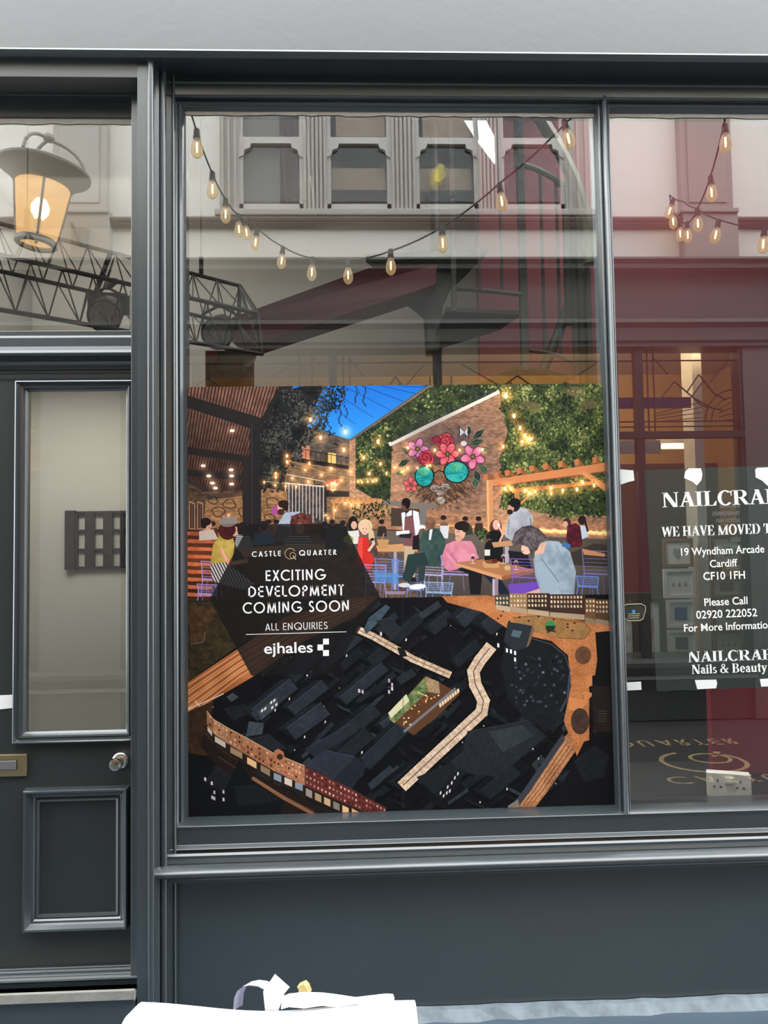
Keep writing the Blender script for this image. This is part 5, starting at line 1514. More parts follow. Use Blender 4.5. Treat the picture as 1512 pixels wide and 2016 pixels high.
# far diners
for (x, y, c) in ((404, 1030, C(150, 116, 96)), (420, 1034, C(120, 60, 50)), (470, 1038, C(60, 40, 38)), (480, 1036, C(130, 90, 70)), (530, 1030, C(150, 112, 90)), (545, 1030, C(160, 110, 84)), (640, 1034, C(46, 40, 42)), (655, 1030, C(38, 34, 38)), (676, 1032, C(40, 36, 38)), (752, 1030, C(44, 36, 34)), (874, 1022, C(120, 86, 70)), (917, 1024, C(60, 58, 50)), (943, 1024, C(70, 50, 44))):
    poly([(x - 10, y + 26), (x - 7, y + 6), (x + 7, y + 6), (x + 10, y + 26)], np.clip(c * rng.uniform(.6, 1.2), 0, 1)); ell(x, y, 5, 6.5, C(150, 108, 88)); ell(x - 1, y - 3, 5.6, 4.6, C(36, 28, 28))
poly([(866, 1035), (884, 1035), (882, 1060), (868, 1060)], C(214, 214, 216)); poly([(912, 1032), (928, 1034), (932, 1052), (914, 1054)], C(52, 62, 46))
# man at the left, woman in the yellow top
head(407, 1033, 10, 12, C(196, 144, 118), C(34, 26, 26), 1); poly([(392, 1046), (420, 1042), (430, 1062), (392, 1064)], C(206, 184, 172))
wire_chair(396, 1105, 40, 70, LIL); wire_chair(388, 1150, 40, 40, LIL)
poly([(432, 1054), (458, 1056), (462, 1072), (457, 1106), (414, 1113), (419, 1074)], mottled(C(176, 146, 62), C(206, 176, 92), N25, N8))
stripes([(414, 1110), (443, 1107), (468, 1124), (502, 1150), (480, 1160), (440, 1152), (418, 1142)], C(214, 206, 204), C(70, 62, 66), 6, False, -.5)
line([(434, 1084), (452, 1110), (486, 1104)], 8, C(226, 152, 124)); line([(436, 1080), (446, 1102)], 4, C(238, 176, 150))
ell(448, 1044, 18, 19, C(78, 30, 32)); ell(462, 1046, 7.5, 10, C(220, 156, 130)); ell(452, 1042, 12, 14, C(70, 26, 28), 1); ell(450, 1027, 18, 10, C(142, 130, 126), 1, -.15); line([(436, 1034), (464, 1032)], 1.5, C(90, 80, 78)); ell(464, 1045, 1, .8, C(20, 16, 16))
# companions under the dark shape
ell(478, 1042, 11, 14, C(34, 28, 30)); stripes([(466, 1052), (492, 1056), (500, 1076), (470, 1086), (462, 1070)], C(210, 208, 210), C(50, 48, 52), 4)
head(519, 1038, 9, 11, C(150, 104, 84), C(40, 32, 32), 0); poly([(500, 1050), (536, 1046), (542, 1070), (497, 1074)], C(70, 112, 150))
stripes([(561, 1009), (590, 1007), (602, 1030), (581, 1042), (546, 1034)], C(206, 212, 222), C(120, 134, 160), 2.6, True, .25)
poly([(548, 1034), (582, 1040), (566, 1072), (536, 1062)], C(78, 84, 92))
head(556, 998, 10, 12, C(206, 150, 126), C(40, 30, 28), -1); ell(553, 1008, 7, 6, C(66, 44, 36))
ell(593, 1030, 22, 20, C(86, 44, 42)); 
for _ in range(60): ell(593 + rng.normal(0, 11), 1028 + rng.normal(0, 9), 3, 3, C(120, 62, 54) * rng.uniform(.5, 1.1))
ell(590, 1040, 9, 11, C(160, 110, 90)); stripes([(560, 1060), (580, 1052), (606, 1052), (622, 1074), (612, 1092), (562, 1090)], C(196, 192, 192), C(30, 28, 30), 5)
poly([(470, 1078), (640, 1070), (640, 1084), (480, 1098)], C(170, 128, 90)); poly([(640, 1060), (690, 1058), (690, 1066), (650, 1070)], C(160, 120, 88))
poly([(640, 1040), (676, 1036), (680, 1080), (640, 1084)], C(56, 58, 62))
# woman in red, friend behind
ell(695, 1032, 10, 16, C(30, 24, 26)); ell(697, 1034, 6, 8, C(222, 170, 146)); poly([(684, 1046), (706, 1044), (710, 1070), (686, 1072)], C(224, 216, 210))
ell(686, 1062, 10, 8, C(150, 170, 90)); 
ell(719, 1036, 14, 14, C(226, 196, 156)); poly([(724, 1026), (736, 1048), (738, 1066), (726, 1062)], C(216, 184, 142)); ell(718, 1042, 8, 11, C(238, 186, 160)); ell(715, 1041, 1, .8, C(40, 26, 24)); ell(721, 1041, 1, .8, C(40, 26, 24)); line([(716, 1048), (720, 1048)], 1, C(180, 60, 60))
poly([(706, 1056), (724, 1058), (728, 1072), (724, 1084), (738, 1100), (728, 1122), (702, 1112), (704, 1078)], C(208, 48, 44)); poly([(706, 1058), (714, 1058), (714, 1100), (704, 1100)], C(236, 84, 70), .7)
line([(726, 1084), (736, 1070), (732, 1060)], 5, C(240, 190, 164)); ell(733, 1062, 4, 3, C(40, 40, 46))
poly([(740, 1074), (800, 1070), (826, 1074), (826, 1086), (744, 1086)], C(206, 152, 106)); line([(744, 1087), (826, 1087)], 2, C(130, 88, 62)); poly([(742, 1062), (766, 1062), (762, 1080), (746, 1080)], C(196, 144, 92)); line([(752, 1062), (756, 1050)], 2, C(190, 130, 80))
line([(778, 1088), (778, 1160)], 6, C(168, 160, 176)); poly([(758, 1164), (800, 1164), (796, 1170), (762, 1170)], C(150, 130, 150))
for (x, y, w, h, c) in ((718, 1112, 42, 66, LIL), (738, 1100, 46, 66, BLU), (772, 1104, 30, 60, BLU), (800, 1130, 30, 60, BLU)): wire_chair(x, y, w, h, c)
poly([(735, 1125), (785, 1128), (785, 1150), (738, 1146)], C(84, 142, 208), .7)
# waiter
poly([(796, 1074), (815, 1072), (817, 1136), (810, 1138), (806, 1090), (803, 1138), (795, 1134)], C(196, 170, 140))
poly([(790, 1010), (812, 1004), (824, 1008), (828, 1040), (818, 1060), (794, 1056)], C(232, 230, 236)); poly([(797, 1018), (813, 1014), (818, 1056), (812, 1076), (794, 1074)], C(126, 80, 82)); line([(798, 1006), (800, 1020)], 1.6, C(40, 36, 40)); line([(812, 1004), (812, 1018)], 1.6, C(40, 36, 40))
poly([(796, 1007), (806, 1006), (801, 1011)], C(24, 24, 28)); head(798, 994, 8, 12, C(92, 62, 50), C(26, 20, 20), -1)
poly([(780, 1046), (806, 1044), (806, 1052), (780, 1054)], C(232, 230, 236)); poly([(786, 1052), (812, 1050), (808, 1060), (786, 1058)], C(40, 36, 38)); poly([(800, 1138), (818, 1136), (820, 1146), (802, 1146)], C(36, 28, 28))
# man in the green suit
wire_chair(834, 1100, 38, 62, C(186, 180, 220))
poly([(803, 1092), (842, 1086), (866, 1092), (866, 1112), (824, 1114), (812, 1136), (806, 1148), (792, 1140)], C(40, 58, 58)); poly([(824, 1112), (838, 1112), (836, 1142), (824, 1146)], C(46, 62, 62))
poly([(832, 1048), (846, 1040), (864, 1040), (876, 1062), (878, 1080), (866, 1116), (844, 1112), (836, 1086), (822, 1086), (826, 1066)], mottled(C(46, 66, 62), C(64, 88, 82), N25, N8)); poly([(846, 1042), (852, 1042), (848, 1064), (844, 1062)], C(226, 222, 222))
head(847, 1030, 9.5, 12.5, C(112, 76, 62), C(40, 30, 30), -1, True); ell(846, 1024, 8, 6, C(150, 106, 88), .6); ell(830, 1038, 8, 4.5, C(238, 234, 234)); line([(826, 1068), (836, 1048), (832, 1042)], 5, C(58, 80, 74)); ell(829, 1044, 3.4, 3, C(120, 82, 66))
ell(822, 1155, 17, 5.5, C(238, 236, 240), 1, -.08); ell(796, 1152, 12, 4.5, C(214, 210, 214)); poly([(813, 1056), (825, 1052), (826, 1082), (812, 1082)], C(34, 26, 28))
# second table: pink jumper, black top, standing man
wire_chair(868, 1094, 62, 72, LIL); wire_chair(836, 1146, 56, 40, C(150, 182, 222))
ell(976, 1040, 12, 18, C(96, 54, 40)); ell(977, 1033, 7, 10, C(230, 178, 156)); poly([(957, 1050), (970, 1044), (986, 1046), (990, 1066), (990, 1100), (958, 1100)], C(26, 24, 28)); line([(984, 1066), (990, 1052), (982, 1036)], 4, C(224, 172, 150)); ell(982, 1034, 3, 4, C(236, 214, 214)); poly([(956, 1092), (990, 1092), (1000, 1120), (960, 1130)], C(24, 22, 26))
poly([(1008, 1003), (1022, 998), (1037, 1001), (1050, 1018), (1047, 1040), (1040, 1062), (1010, 1066), (994, 1056), (998, 1026)], mottled(C(158, 158, 168), C(188, 186, 194), N25, N8)); line([(1044, 1020), (1047, 1050)], 3, C(130, 130, 142)); line([(1002, 1022), (1000, 1052)], 1.6, C(128, 128, 140))
ell(1013, 994, 11.5, 13.5, C(30, 26, 28)); ell(1006, 1001, 6, 8, C(204, 152, 128)); ell(1004, 1008, 6, 5, C(40, 30, 28)); ell(1014, 990, 11, 9, C(26, 22, 24))
poly([(968, 1068), (1006, 1064), (1010, 1074), (972, 1078)], C(196, 146, 104)); line([(998, 1078), (998, 1106)], 8, C(176, 166, 176)); poly([(1000, 1084), (1038, 1088), (1048, 1124), (1010, 1128)], C(30, 28, 32))
poly([(894, 1118), (922, 1112), (950, 1122), (946, 1170), (926, 1170), (922, 1130)], C(28, 26, 30)); poly([(940, 1122), (980, 1130), (1004, 1170), (985, 1170), (960, 1140)], C(30, 34, 52))
poly([(878, 1072), (894, 1065), (928, 1065), (936, 1078), (941, 1098), (930, 1106), (922, 1112), (896, 1122), (884, 1124), (874, 1118), (870, 1096)], mottled(C(206, 120, 142), C(228, 146, 164), N25, N8)); line([(880, 1090), (896, 1110), (925, 1104)], 7, C(222, 142, 160)); line([(934, 1086), (940, 1098)], 6, C(214, 132, 152)); line([(886, 1090), (900, 1107)], 1.4, C(164, 88, 112))
ell(906, 1048, 10.5, 14.5, C(226, 172, 146)); ell(903, 1060, 7, 6, C(214, 158, 132)); ell(909, 1035, 14.5, 9, C(34, 26, 26), 1, -.15); ell(916, 1040, 7, 8, C(40, 30, 28)); line([(899, 1047), (904, 1047)], 1.2, C(40, 26, 24)); line([(898, 1055), (904, 1055)], 1, C(160, 90, 82))
poly([(896, 1108), (960, 1100), (1053, 1122), (1052, 1128), (988, 1141), (986, 1138)], C(182, 122, 84)); poly([(896, 1108), (988, 1134), (988, 1142), (896, 1113)], C(216, 156, 108)); poly([(988, 1134), (1053, 1122), (1053, 1128), (988, 1142)], C(150, 96, 64))
for k in range(6): line([(904 + k * 9, 1107 - k * 1.0), (1000 + k * 9, 1132 - k * 1.9)], .7, C(140, 88, 60), .6)
line([(975, 1142), (975, 1172)], 12, C(150, 128, 140)); line([(972, 1142), (972, 1172)], 3, C(206, 190, 204))
poly([(954, 1076), (957, 1068), (956, 1060), (961, 1060), (961, 1068), (965, 1076), (965, 1106), (954, 1106)], C(30, 24, 28)); poly([(954, 1082), (965, 1082), (965, 1094), (954, 1094)], C(228, 220, 206)); poly([(956, 1060), (961, 1060), (961, 1067), (956, 1067)], C(150, 40, 46))
ell(967, 1108, 17, 6, C(206, 150, 100)); poly([(950, 1108), (984, 1108), (982, 1118), (953, 1118)], C(206, 154, 104)); ell(968, 1106, 13, 4, C(130, 76, 46)); ell(974, 1104, 6, 4, C(90, 40, 34))
for (x, y) in ((931, 1096), (991, 1096), (1016, 1108)):
    ell(x, y, 4.5, 5.5, C(214, 206, 214), .7); ell(x, y + 2, 3.6, 3.2, C(100, 26, 44)); line([(x, y + 5), (x, y + 13)], 1, C(220, 214, 220)); line([(x - 4, y + 13), (x + 4, y + 13)], 1.2, C(220, 214, 220))
ell(999, 1118, 6, 5, C(206, 176, 126))
# woman in grey-blue, foreground right
wire_chair(1005, 1100, 60, 72, VIO); poly([(1000, 1150), (1064, 1144), (1068, 1172), (1004, 1172)], C(112, 72, 176)); wire_chair(1146, 1084, 60, 90, C(120, 110, 170)); wire_chair(1135, 1134, 44, 40, BLU)
poly([(1146, 1080), (1192, 1090), (1192, 1096), (1150, 1092)], C(196, 136, 96))
poly([(1034, 1168), (1064, 1158), (1070, 1172), (1036, 1172)], C(220, 170, 150))
poly([(1060, 1070), (1078, 1064), (1100, 1066), (1122, 1086), (1134, 1126), (1130, 1172), (1066, 1172), (1054, 1134), (1050, 1102)], mottled(C(136, 152, 166), C(168, 182, 194), N25, N8)); poly([(1054, 1108), (1068, 1104), (1104, 1150), (1090, 1170), (1066, 1166)], C(158, 174, 188)); line([(1066, 1100), (1100, 1146)], 1.6, C(104, 118, 132)); line([(1094, 1074), (1122, 1120)], 1.2, C(120, 134, 148))
ell(1037, 1080, 11, 12, C(236, 190, 166), 1, .5); poly([(1056, 1074), (1076, 1066), (1070, 1090), (1052, 1092)], C(226, 178, 154))
poly([(1008, 1066), (1014, 1048), (1028, 1037), (1046, 1034), (1062, 1042), (1074, 1054), (1082, 1064), (1064, 1068), (1058, 1082), (1046, 1092), (1040, 1078), (1022, 1070), (1012, 1076)], mottled(C(58, 50, 54), C(110, 100, 102), N8, N3))
for k in range(9): line([(1022 + k * 4, 1040), (1042 + k * 4, 1058 + k), (1050 + k * 2, 1076)], .9, C(140, 130, 130), .5)
line([(1026, 1084), (1031, 1086)], 1, C(60, 40, 36)); 
# couple on the bench
poly([(1118, 1034), (1134, 1030), (1146, 1040), (1146, 1076), (1122, 1078), (1114, 1060)], mottled(C(112, 32, 46), C(60, 24, 34), N8, N3)); poly([(1142, 1034), (1154, 1036), (1158, 1056), (1146, 1062)], C(196, 206, 222)); ell(1116, 1029, 8, 9, C(70, 44, 38)); ell(1113, 1032, 5, 6, C(220, 166, 142)); ell(1146, 1024, 8, 9, C(44, 30, 30)); line([(1152, 1026), (1157, 1046)], 4, C(44, 30, 30)); poly([(1108, 1066), (1124, 1072), (1122, 1080), (1106, 1076)], C(70, 110, 160))
ell(948, 1050, 9, 7, C(96, 124, 62)); foliage([(936, 1040), (962, 1038), (966, 1062), (940, 1064)], 60, GREENS[1:5], 5)
# lamps and bulbs
for (x, y) in ((457, 848), (400, 917), (455, 925), (411, 937), (418, 951), (424, 961), (456, 937), (456, 953)):
    glow(x, y, 9, C(255, 190, 150), .30); ell(x, y, 5, 3, C(255, 236, 214)); 
BL = [(611, 826, 5), (631, 861, 5), (680, 850, 5), (677, 885, 5), (744, 869, 5), (716, 901, 4), (565, 897, 4), (565, 909, 4), (609, 912, 4), (601, 925, 3), (633, 935, 3), (652, 922, 4), (749, 913, 4), (778, 920, 3), (690, 928, 3), (727, 932, 4), (761, 931, 3), (793, 928, 3), (543, 932, 3.4), (543, 939, 3.4), (576, 941, 3), (607, 948, 3.4), (520, 949, 3), (542, 955, 3), (562, 957, 3), (583, 958, 3), (705, 948, 3), (713, 949, 3), (724, 948, 3), (734, 947, 3), (741, 945, 3), (663, 954, 3), (654, 951, 3), (645, 955, 3), (655, 965, 2.6), (672, 945, 2.6),
      (996, 778, 7), (1012, 818, 5.6), (1024, 842, 5), (1033, 857, 4.6), (1040, 864, 4.4), (1045, 864, 4.4), (1028, 869, 4), (991, 879, 4.4), (803, 881, 4), (856, 886, 4), (905, 886, 4), (950, 885, 4), (803, 921, 3), (822, 921, 3), (841, 917, 3), (847, 916, 3), (792, 928, 2.6),
      (995, 962, 4.4), (1006, 962, 4.4), (1034, 965, 4.4), (1042, 970, 4), (1053, 967, 4.4), (1085, 961, 5), (1085, 971, 4), (1108, 965, 5), (1136, 963, 5), (1147, 949, 5.6), (1170, 955, 5), (680, 991, 3), (692, 993, 3), (705, 993, 3), (660, 1004, 3), (641, 1014, 2.4), (646, 1020, 2.4), (450, 1014, 1.8)]
line([(994, 756), (1000, 795), (1012, 818), (1024, 842), (1036, 860), (1048, 866)], .8, C(120, 100, 80)); line([(796, 878), (950, 882)], .8, C(90, 80, 70)); line([(980, 954), (1090, 952), (1180, 940)], .7, C(120, 90, 60))
line([(565, 906), (652, 935), (700, 945), (745, 942)], .8, C(220, 180, 130), .7); line([(520, 948), (583, 956), (640, 950)], .8, C(220, 180, 130), .6)
for x, y, r in BL:
    glow(x, y, r * 2.1, C(255, 150, 60), .5); ell(x, y + r * .1, r * .62, r * .95, C(255, 226, 178)); ell(x, y + r * .25, r * .36, r * .5, C(255, 248, 226)); line([(x, y - r * 1.5), (x, y - r * .9)], 1.2, C(70, 50, 40))

# ---------- lower picture: the city block from the air at night
ylo = lambda x: 1183 - (x - 370) * .0155
poly([(360, ylo(360)), (1225, ylo(1225)), (1225, 1620), (360, 1620)], C(18, 18, 21))
low0 = int((1172 - PY0) * SS)
NAVY = [C(22, 23, 27), C(27, 29, 34), C(32, 35, 41), C(38, 42, 49), C(16, 16, 19), C(46, 51, 58)]
# roofs in two directions
for _ in range(330):
    x, y = rng.uniform(400, 1200), rng.uniform(1190, 1600)
    if x < 480 and y < 1400: continue
    a = math.radians(-42 + rng.normal(0, 5)) if rng.random() < .75 else math.radians(30 + rng.normal(0, 6))
    L, W = rng.uniform(14, 58), rng.uniform(8, 24)
    dx, dy = math.cos(a), math.sin(a) ; nx, ny = .42, .62
    c = NAVY[rng.integers(len(NAVY))]
    p0 = (x, y); p1 = (x + dx * L, y + dy * L); p2 = (p1[0] + nx * W, p1[1] + ny * W); p3 = (x + nx * W, y + ny * W)
    poly([p0, p1, p2, p3], mottled(c * .9, c * 1.1, N8, N3))
    poly([p3, p2, (p2[0], p2[1] + W * .5), (p3[0], p3[1] + W * .5)], C(11, 11, 13), .9)
    line([p0, p1], 1.0, np.clip(c * 1.5, 0, 1), .7)
    if rng.random() < .22: line([p1, p2], .9, np.clip(c * 1.6, 0, 1), .6)
for _ in range(50):
    x, y = rng.uniform(440, 1180), rng.uniform(1220, 1590); w = rng.uniform(1.6, 2.8)
    if rng.random() < .8: poly([(x, y), (x + w, y + w * .3), (x + w, y + w * 1.7), (x, y + w * 1.4)], C(240, 232, 224) * rng.uniform(.7, 1))
# long pitched roofs, row behind row
def gable(x, y, L, W, H, k=1.0, a1=-43, wins=0):
    d1 = (math.cos(math.radians(a1)), math.sin(math.radians(a1))); d2 = (.86, .50)
    P = lambda u, w, h=0: (x + d1[0] * u + d2[0] * w, y + d1[1] * u + d2[1] * w - h)
    c = C(27, 30, 35) * k
    poly([P(0, 0), P(0, W), P(0, W, -H * 1.3), P(0, 0, -H * 1.3)], C(13, 13, 15)); poly([P(0, W), P(L, W), P(L, W, -H), P(0, W, -H)], C(15, 15, 18))
    poly([P(0, 0), P(L, 0), P(L, W * .5, H), P(0, W * .5, H)], mottled(c * .75, c * .95, N8, N3))
    poly([P(0, W * .5, H), P(L, W * .5, H), P(L, W), P(0, W)], mottled(c * 1.15, c * 1.4, N8, N3))
    poly([P(0, 0), P(0, W * .5, H), P(0, W)], C(24, 25, 29))
    line([P(0, W * .5, H), P(L, W * .5, H)], 1.2, np.clip(c * 2.0, 0, 1), .9); line([P(0, W), P(L, W)], .9, np.clip(c * 1.7, 0, 1), .7)
    for _ in range(wins):
        u = rng.uniform(.1, .9) * L
        p = P(u, W, -H * .5); poly([p, (p[0] + 2.6, p[1] - 2.2), (p[0] + 2.6, p[1] + 2.4), (p[0], p[1] + 4.6)], C(238, 228, 220))
rg = np.random.default_rng(12)
for row, (bx, by) in enumerate(((760, 1250), (700, 1290), (610, 1310), (540, 1330), (650, 1370), (560, 1390), (470, 1400), (720, 1420), (640, 1440), (540, 1440), (600, 1480), (690, 1500), (760, 1530), (620, 1505))):
    gable(bx + rg.uniform(-10, 10), by + rg.uniform(-6, 6), rg.uniform(60, 120), rg.uniform(26, 46), rg.uniform(6, 13), rg.uniform(.75, 1.35), -40 + rg.normal(0, 3), int(rg.integers(0, 3)))
for (bx, by, L, W, k) in ((830, 1235, 50, 30, 1.0), (880, 1215, 44, 40, 1.2), (925, 1225, 40, 50, 1.1), (880, 1300, 60, 26, .9), (1010, 1420, 70, 30, .9), (870, 1500, 70, 40, 1.0), (930, 1555, 80, 40, .9), (1120, 1560, 60, 44, 1.0), (1000, 1360, 50, 36, 1.1)):
    gable(bx, by, L, W, 9, k, -40, 1)
# park and road on the left
poly([(360, 1185), (560, 1180), (600, 1200), (470, 1270), (360, 1350)], mottled(C(40, 34, 22), C(66, 56, 36)))
poly([(372, 1192), (430, 1195), (404, 1245), (400, 1265), (376, 1268)], mottled(C(56, 40, 26), C(84, 60, 38))); line([(376, 1268), (400, 1264), (404, 1244)], 1.2, C(120, 110, 96))
poly([(360, 1350), (470, 1276), (560, 1215), (690, 1176), (745, 1174), (700, 1215), (600, 1262), (495, 1334), (420, 1378), (360, 1420)], mottled(C(150, 86, 48), C(190, 116, 70), N60, N25))
for k in range(12):
    o_ = k * 6
    line([(360, 1356 + o_ * .95), (470, 1284 + o_ * .75), (600, 1212 + o_ * .62), (720, 1178 + o_ * .3)], 1.3 if k % 3 else 2.2, [C(240, 168, 110), C(120, 66, 38), C(255, 206, 160)][k % 3], .75)
line([(360, 1400), (440, 1366)], 1.6, C(236, 216, 200)); line([(360, 1412), (420, 1392)], 1.4, C(220, 200, 190)); line([(384, 1380), (404, 1402)], 1.6, C(240, 220, 200))
poly([(360, 1405), (420, 1380), (412, 1430), (470, 1500), (360, 1480)], mottled(C(44, 32, 22), C(66, 46, 30)))
# orange square and street top right
poly([(870, 1174), (960, 1172), (1225, 1230), (1225, 1330), (1160, 1330), (1160, 1470), (1140, 1500), (1110, 1420), (1124, 1350), (1118, 1290), (1085, 1262), (1010, 1245), (950, 1205), (880, 1186)], mottled(C(172, 104, 60), C(206, 132, 82), N25, N3))
for _ in range(420):
    x, y = rng.uniform(1040, 1195), rng.uniform(1225, 1480)
    ell(x, y, .9, .7, C(120, 66, 36), .8)
poly([(1010, 1216), (1060, 1212), (1150, 1226), (1164, 1240), (1150, 1258), (1100, 1256), (1020, 1236)], mottled(C(142, 104, 62), C(168, 124, 78), N8, N3)); line([(1010, 1216), (1060, 1212), (1150, 1226), (1164, 1240), (1150, 1258), (1100, 1256)], 1.2, C(96, 66, 38))
ell(1083, 1230, 10, 8, C(62, 132, 74)); poly([(1074, 1232), (1094, 1232), (1090, 1244), (1076, 1242)], C(34, 50, 36))
for _ in range(26): ell(rng.uniform(960, 1150), rng.uniform(1196, 1250), 2.4, 1.8, C(48, 34, 26), .9)
ell(1148, 1290, 16, 18, mottled(C(96, 66, 46), C(60, 46, 40)), .8)
for p in ([(1150, 1360), (1172, 1366), (1150, 1382)], [(1155, 1332), (1166, 1326), (1166, 1350), (1153, 1354)], [(1120, 1372), (1160, 1380), (1140, 1402), (1120, 1396)]): poly(p, C(214, 136, 84))
ell(1142, 1420, 18, 26, mottled(C(72, 54, 46), C(46, 38, 36)), .9)
# lit terrace at the top right
for i, (x0, x1, c, yt) in enumerate(((975, 1005, C(70, 66, 60), 1172), (1003, 1038, C(150, 116, 80), 1168), (1038, 1082, C(58, 42, 36), 1168), (1082, 1152, C(66, 46, 40), 1170), (1152, 1172, C(110, 80, 54), 1178), (1172, 1200, C(86, 62, 46), 1180))):
    k = (x0 - 975) * .14
    poly([(x0, yt), (x1, yt), (x1, 1198 + (x1 - 975) * .15), (x0, 1192 + k)], c)
    for r_ in range(3):
        for j in range(int((x1 - x0) / 6.5)):
            xx = x0 + 2 + j * 6.5; yy = yt + 3 + r_ * 9
            poly([(xx, yy), (xx + 3.4, yy + .5), (xx + 3.4, yy + 5.5), (xx, yy + 5)], C(236, 206, 170) * rng.uniform(.75, 1.05))
    poly([(x0 + 1, 1190 + k), (x1 - 1, 1192 + k + 3), (x1 - 1, 1202 + k + 4), (x0 + 1, 1199 + k)], C(214, 184, 150) * rng.uniform(.6, 1.05))
poly([(1172, 1245), (1225, 1240), (1225, 1480), (1180, 1470), (1160, 1400), (1176, 1300)], C(24, 22, 23)); poly([(1164, 1350), (1200, 1352), (1204, 1440), (1170, 1440)], C(40, 32, 30))
for r_ in range(5): line([(1178, 1400 + r_ * 5), (1194, 1400 + r_ * 5)], 2, C(70, 60, 50))
# curved block top right (outline and roof plant)
poly([(1000, 1250), (1085, 1268), (1112, 1290), (1122, 1320), (1118, 1370), (1090, 1440), (1040, 1420), (1000, 1380), (985, 1310)], mottled(C(24, 25, 28), C(30, 32, 36)))
line([(1030, 1252), (1085, 1268), (1112, 1290), (1122, 1320), (1118, 1370)], 2, C(70, 74, 82)); line([(1122, 1330), (1118, 1372), (1104, 1400)], 5, C(72, 80, 92), .7)
for _ in range(70):
    x, y = rng.uniform(1005, 1110), rng.uniform(1290, 1390)
    poly([(x, y), (x + rng.uniform(2, 7), y - 2), (x + 6, y + 3), (x + 1, y + 4)], NAVY[rng.integers(6)] * rng.uniform(.8, 2.4))
poly([(1000, 1224), (1048, 1232), (1036, 1275), (1012, 1282), (992, 1262)], C(44, 48, 54)); poly([(1010, 1240), (1028, 1243), (1022, 1256), (1006, 1252)], C(84, 104, 112)); poly([(1036, 1275), (1048, 1232), (1052, 1240), (1042, 1270)], C(120, 92, 70))
for (x, y) in ((979, 1266), (996, 1276), (1004, 1278), (1012, 1281), (1012, 1294)): poly([(x, y), (x + 4, y + 1), (x + 4, y + 9), (x, y + 8)], C(240, 238, 240))
# glowing arcade roofs
def ribbon(pts, w, c0, c1, n=2):
    for (x1, y1), (x2, y2) in zip(pts[:-1], pts[1:]):
        line([(x1, y1), (x2, y2)], w, mottled(c0, c1, N8, N3))
    for x, y in pts[1:-1]: ell(x, y, w * .5, w * .5, mottled(c0, c1, N8, N3))
arc_ = [(964, 1276), (945, 1300), (932, 1322), (936, 1348), (952, 1380), (948, 1402), (920, 1428), (795, 1545)]
ribbon(arc_, 32, C(10, 10, 11), C(14, 14, 16)); ribbon(arc_, 24, C(206, 170, 134), C(240, 214, 184))
tot = 0
for (x1, y1), (x2, y2) in zip(arc_[:-1], arc_[1:]):
    L = math.hypot(x2 - x1, y2 - y1); ux, uy = (x2 - x1) / L, (y2 - y1) / L
    for k in range(int(L / 4)):
        x, y = x1 + ux * k * 4, y1 + uy * k * 4
        line([(x - uy * 11, y + ux * 11), (x + uy * 11, y - ux * 11)], 1.0 if k % 3 else 2.4, C(168, 130, 110) if k % 3 else C(214, 200, 226), .55)
line(arc_, 2.2, C(96, 78, 66), .9)
sm = [(706, 1240), (735, 1253), (790, 1284), (812, 1297), (884, 1328)]
ribbon(sm, 24, C(12, 12, 13), C(16, 16, 18)); ribbon(sm, 14, C(190, 156, 124), C(232, 204, 176)); line(sm, 1.4, C(90, 74, 64))
for k in range(12): x = 736 + k * 12.5; y = 1254 + k * 6.3; line([(x - 4, y + 7), (x + 5, y - 7)], 1.2, C(120, 100, 86), .7)
poly([(782, 1274), (796, 1278), (802, 1292), (788, 1294)], C(24, 24, 26)); 
# courtyard of the yard
poly([(764, 1412), (838, 1330), (862, 1342), (906, 1366), (860, 1412), (814, 1448)], C(92, 60, 40))
poly([(764, 1412), (838, 1332), (842, 1362), (776, 1424)], mottled(C(70, 98, 56), C(150, 150, 100))); poly([(764, 1404), (800, 1366), (806, 1380), (770, 1414)], C(222, 214, 170))
poly([(838, 1332), (864, 1342), (866, 1366), (842, 1362)], mottled(C(150, 122, 92), C(190, 160, 120))); line([(796, 1440), (896, 1356)], 5, C(120, 120, 128))
for _ in range(90):
    x, y = rng.uniform(780, 880), rng.uniform(1368, 1440)
    if pin([(776, 1420), (842, 1364), (868, 1366), (820, 1412), (800, 1436)], x, y): ell(x, y, 1.8, 1.5, [C(255, 190, 110), C(180, 60, 40), C(255, 230, 190), C(150, 90, 60)][rng.integers(4)])
for k in range(8): poly([(864 + k * 5, 1386 - k * 4), (868 + k * 5, 1383 - k * 4), (870 + k * 5, 1390 - k * 4), (866 + k * 5, 1394 - k * 4)], C(236, 206, 166))
line([(822, 1362), (842, 1372), (838, 1384)], 1.4, C(255, 200, 130))
# roofs pitched by hand in the lower middle
def roof(p, c, ridge=None):
    poly(p, mottled(c * .92, c * 1.1, N8, N3))
    if ridge: line(ridge, 1.2, np.clip(c * 1.6, 0, 1), .8)
roof([(606, 1510), (630, 1475), (700, 1490), (655, 1535)], C(44, 48, 58), [(606, 1510), (630, 1475), (700, 1490)]); roof([(655, 1535), (700, 1490), (724, 1508), (690, 1558)], C(34, 37, 45), [(655, 1535), (675, 1505)])
roof([(480, 1458), (530, 1446), (566, 1474), (536, 1478)], C(34, 36, 42), [(480, 1458), (530, 1446)]); roof([(484, 1450), (490, 1420), (520, 1424), (516, 1446)], C(62, 68, 76))
roof([(600, 1475), (690, 1425), (705, 1440), (620, 1490)], C(40, 42, 50), [(600, 1475), (690, 1425)]); roof([(440, 1395), (480, 1385), (500, 1400), (460, 1420)], C(30, 32, 36)); roof([(446, 1372), (458, 1364), (470, 1372), (456, 1382)], C(66, 72, 78))
roof([(508, 1400), (546, 1370), (548, 1390), (514, 1418)], C(66, 70, 78)); 
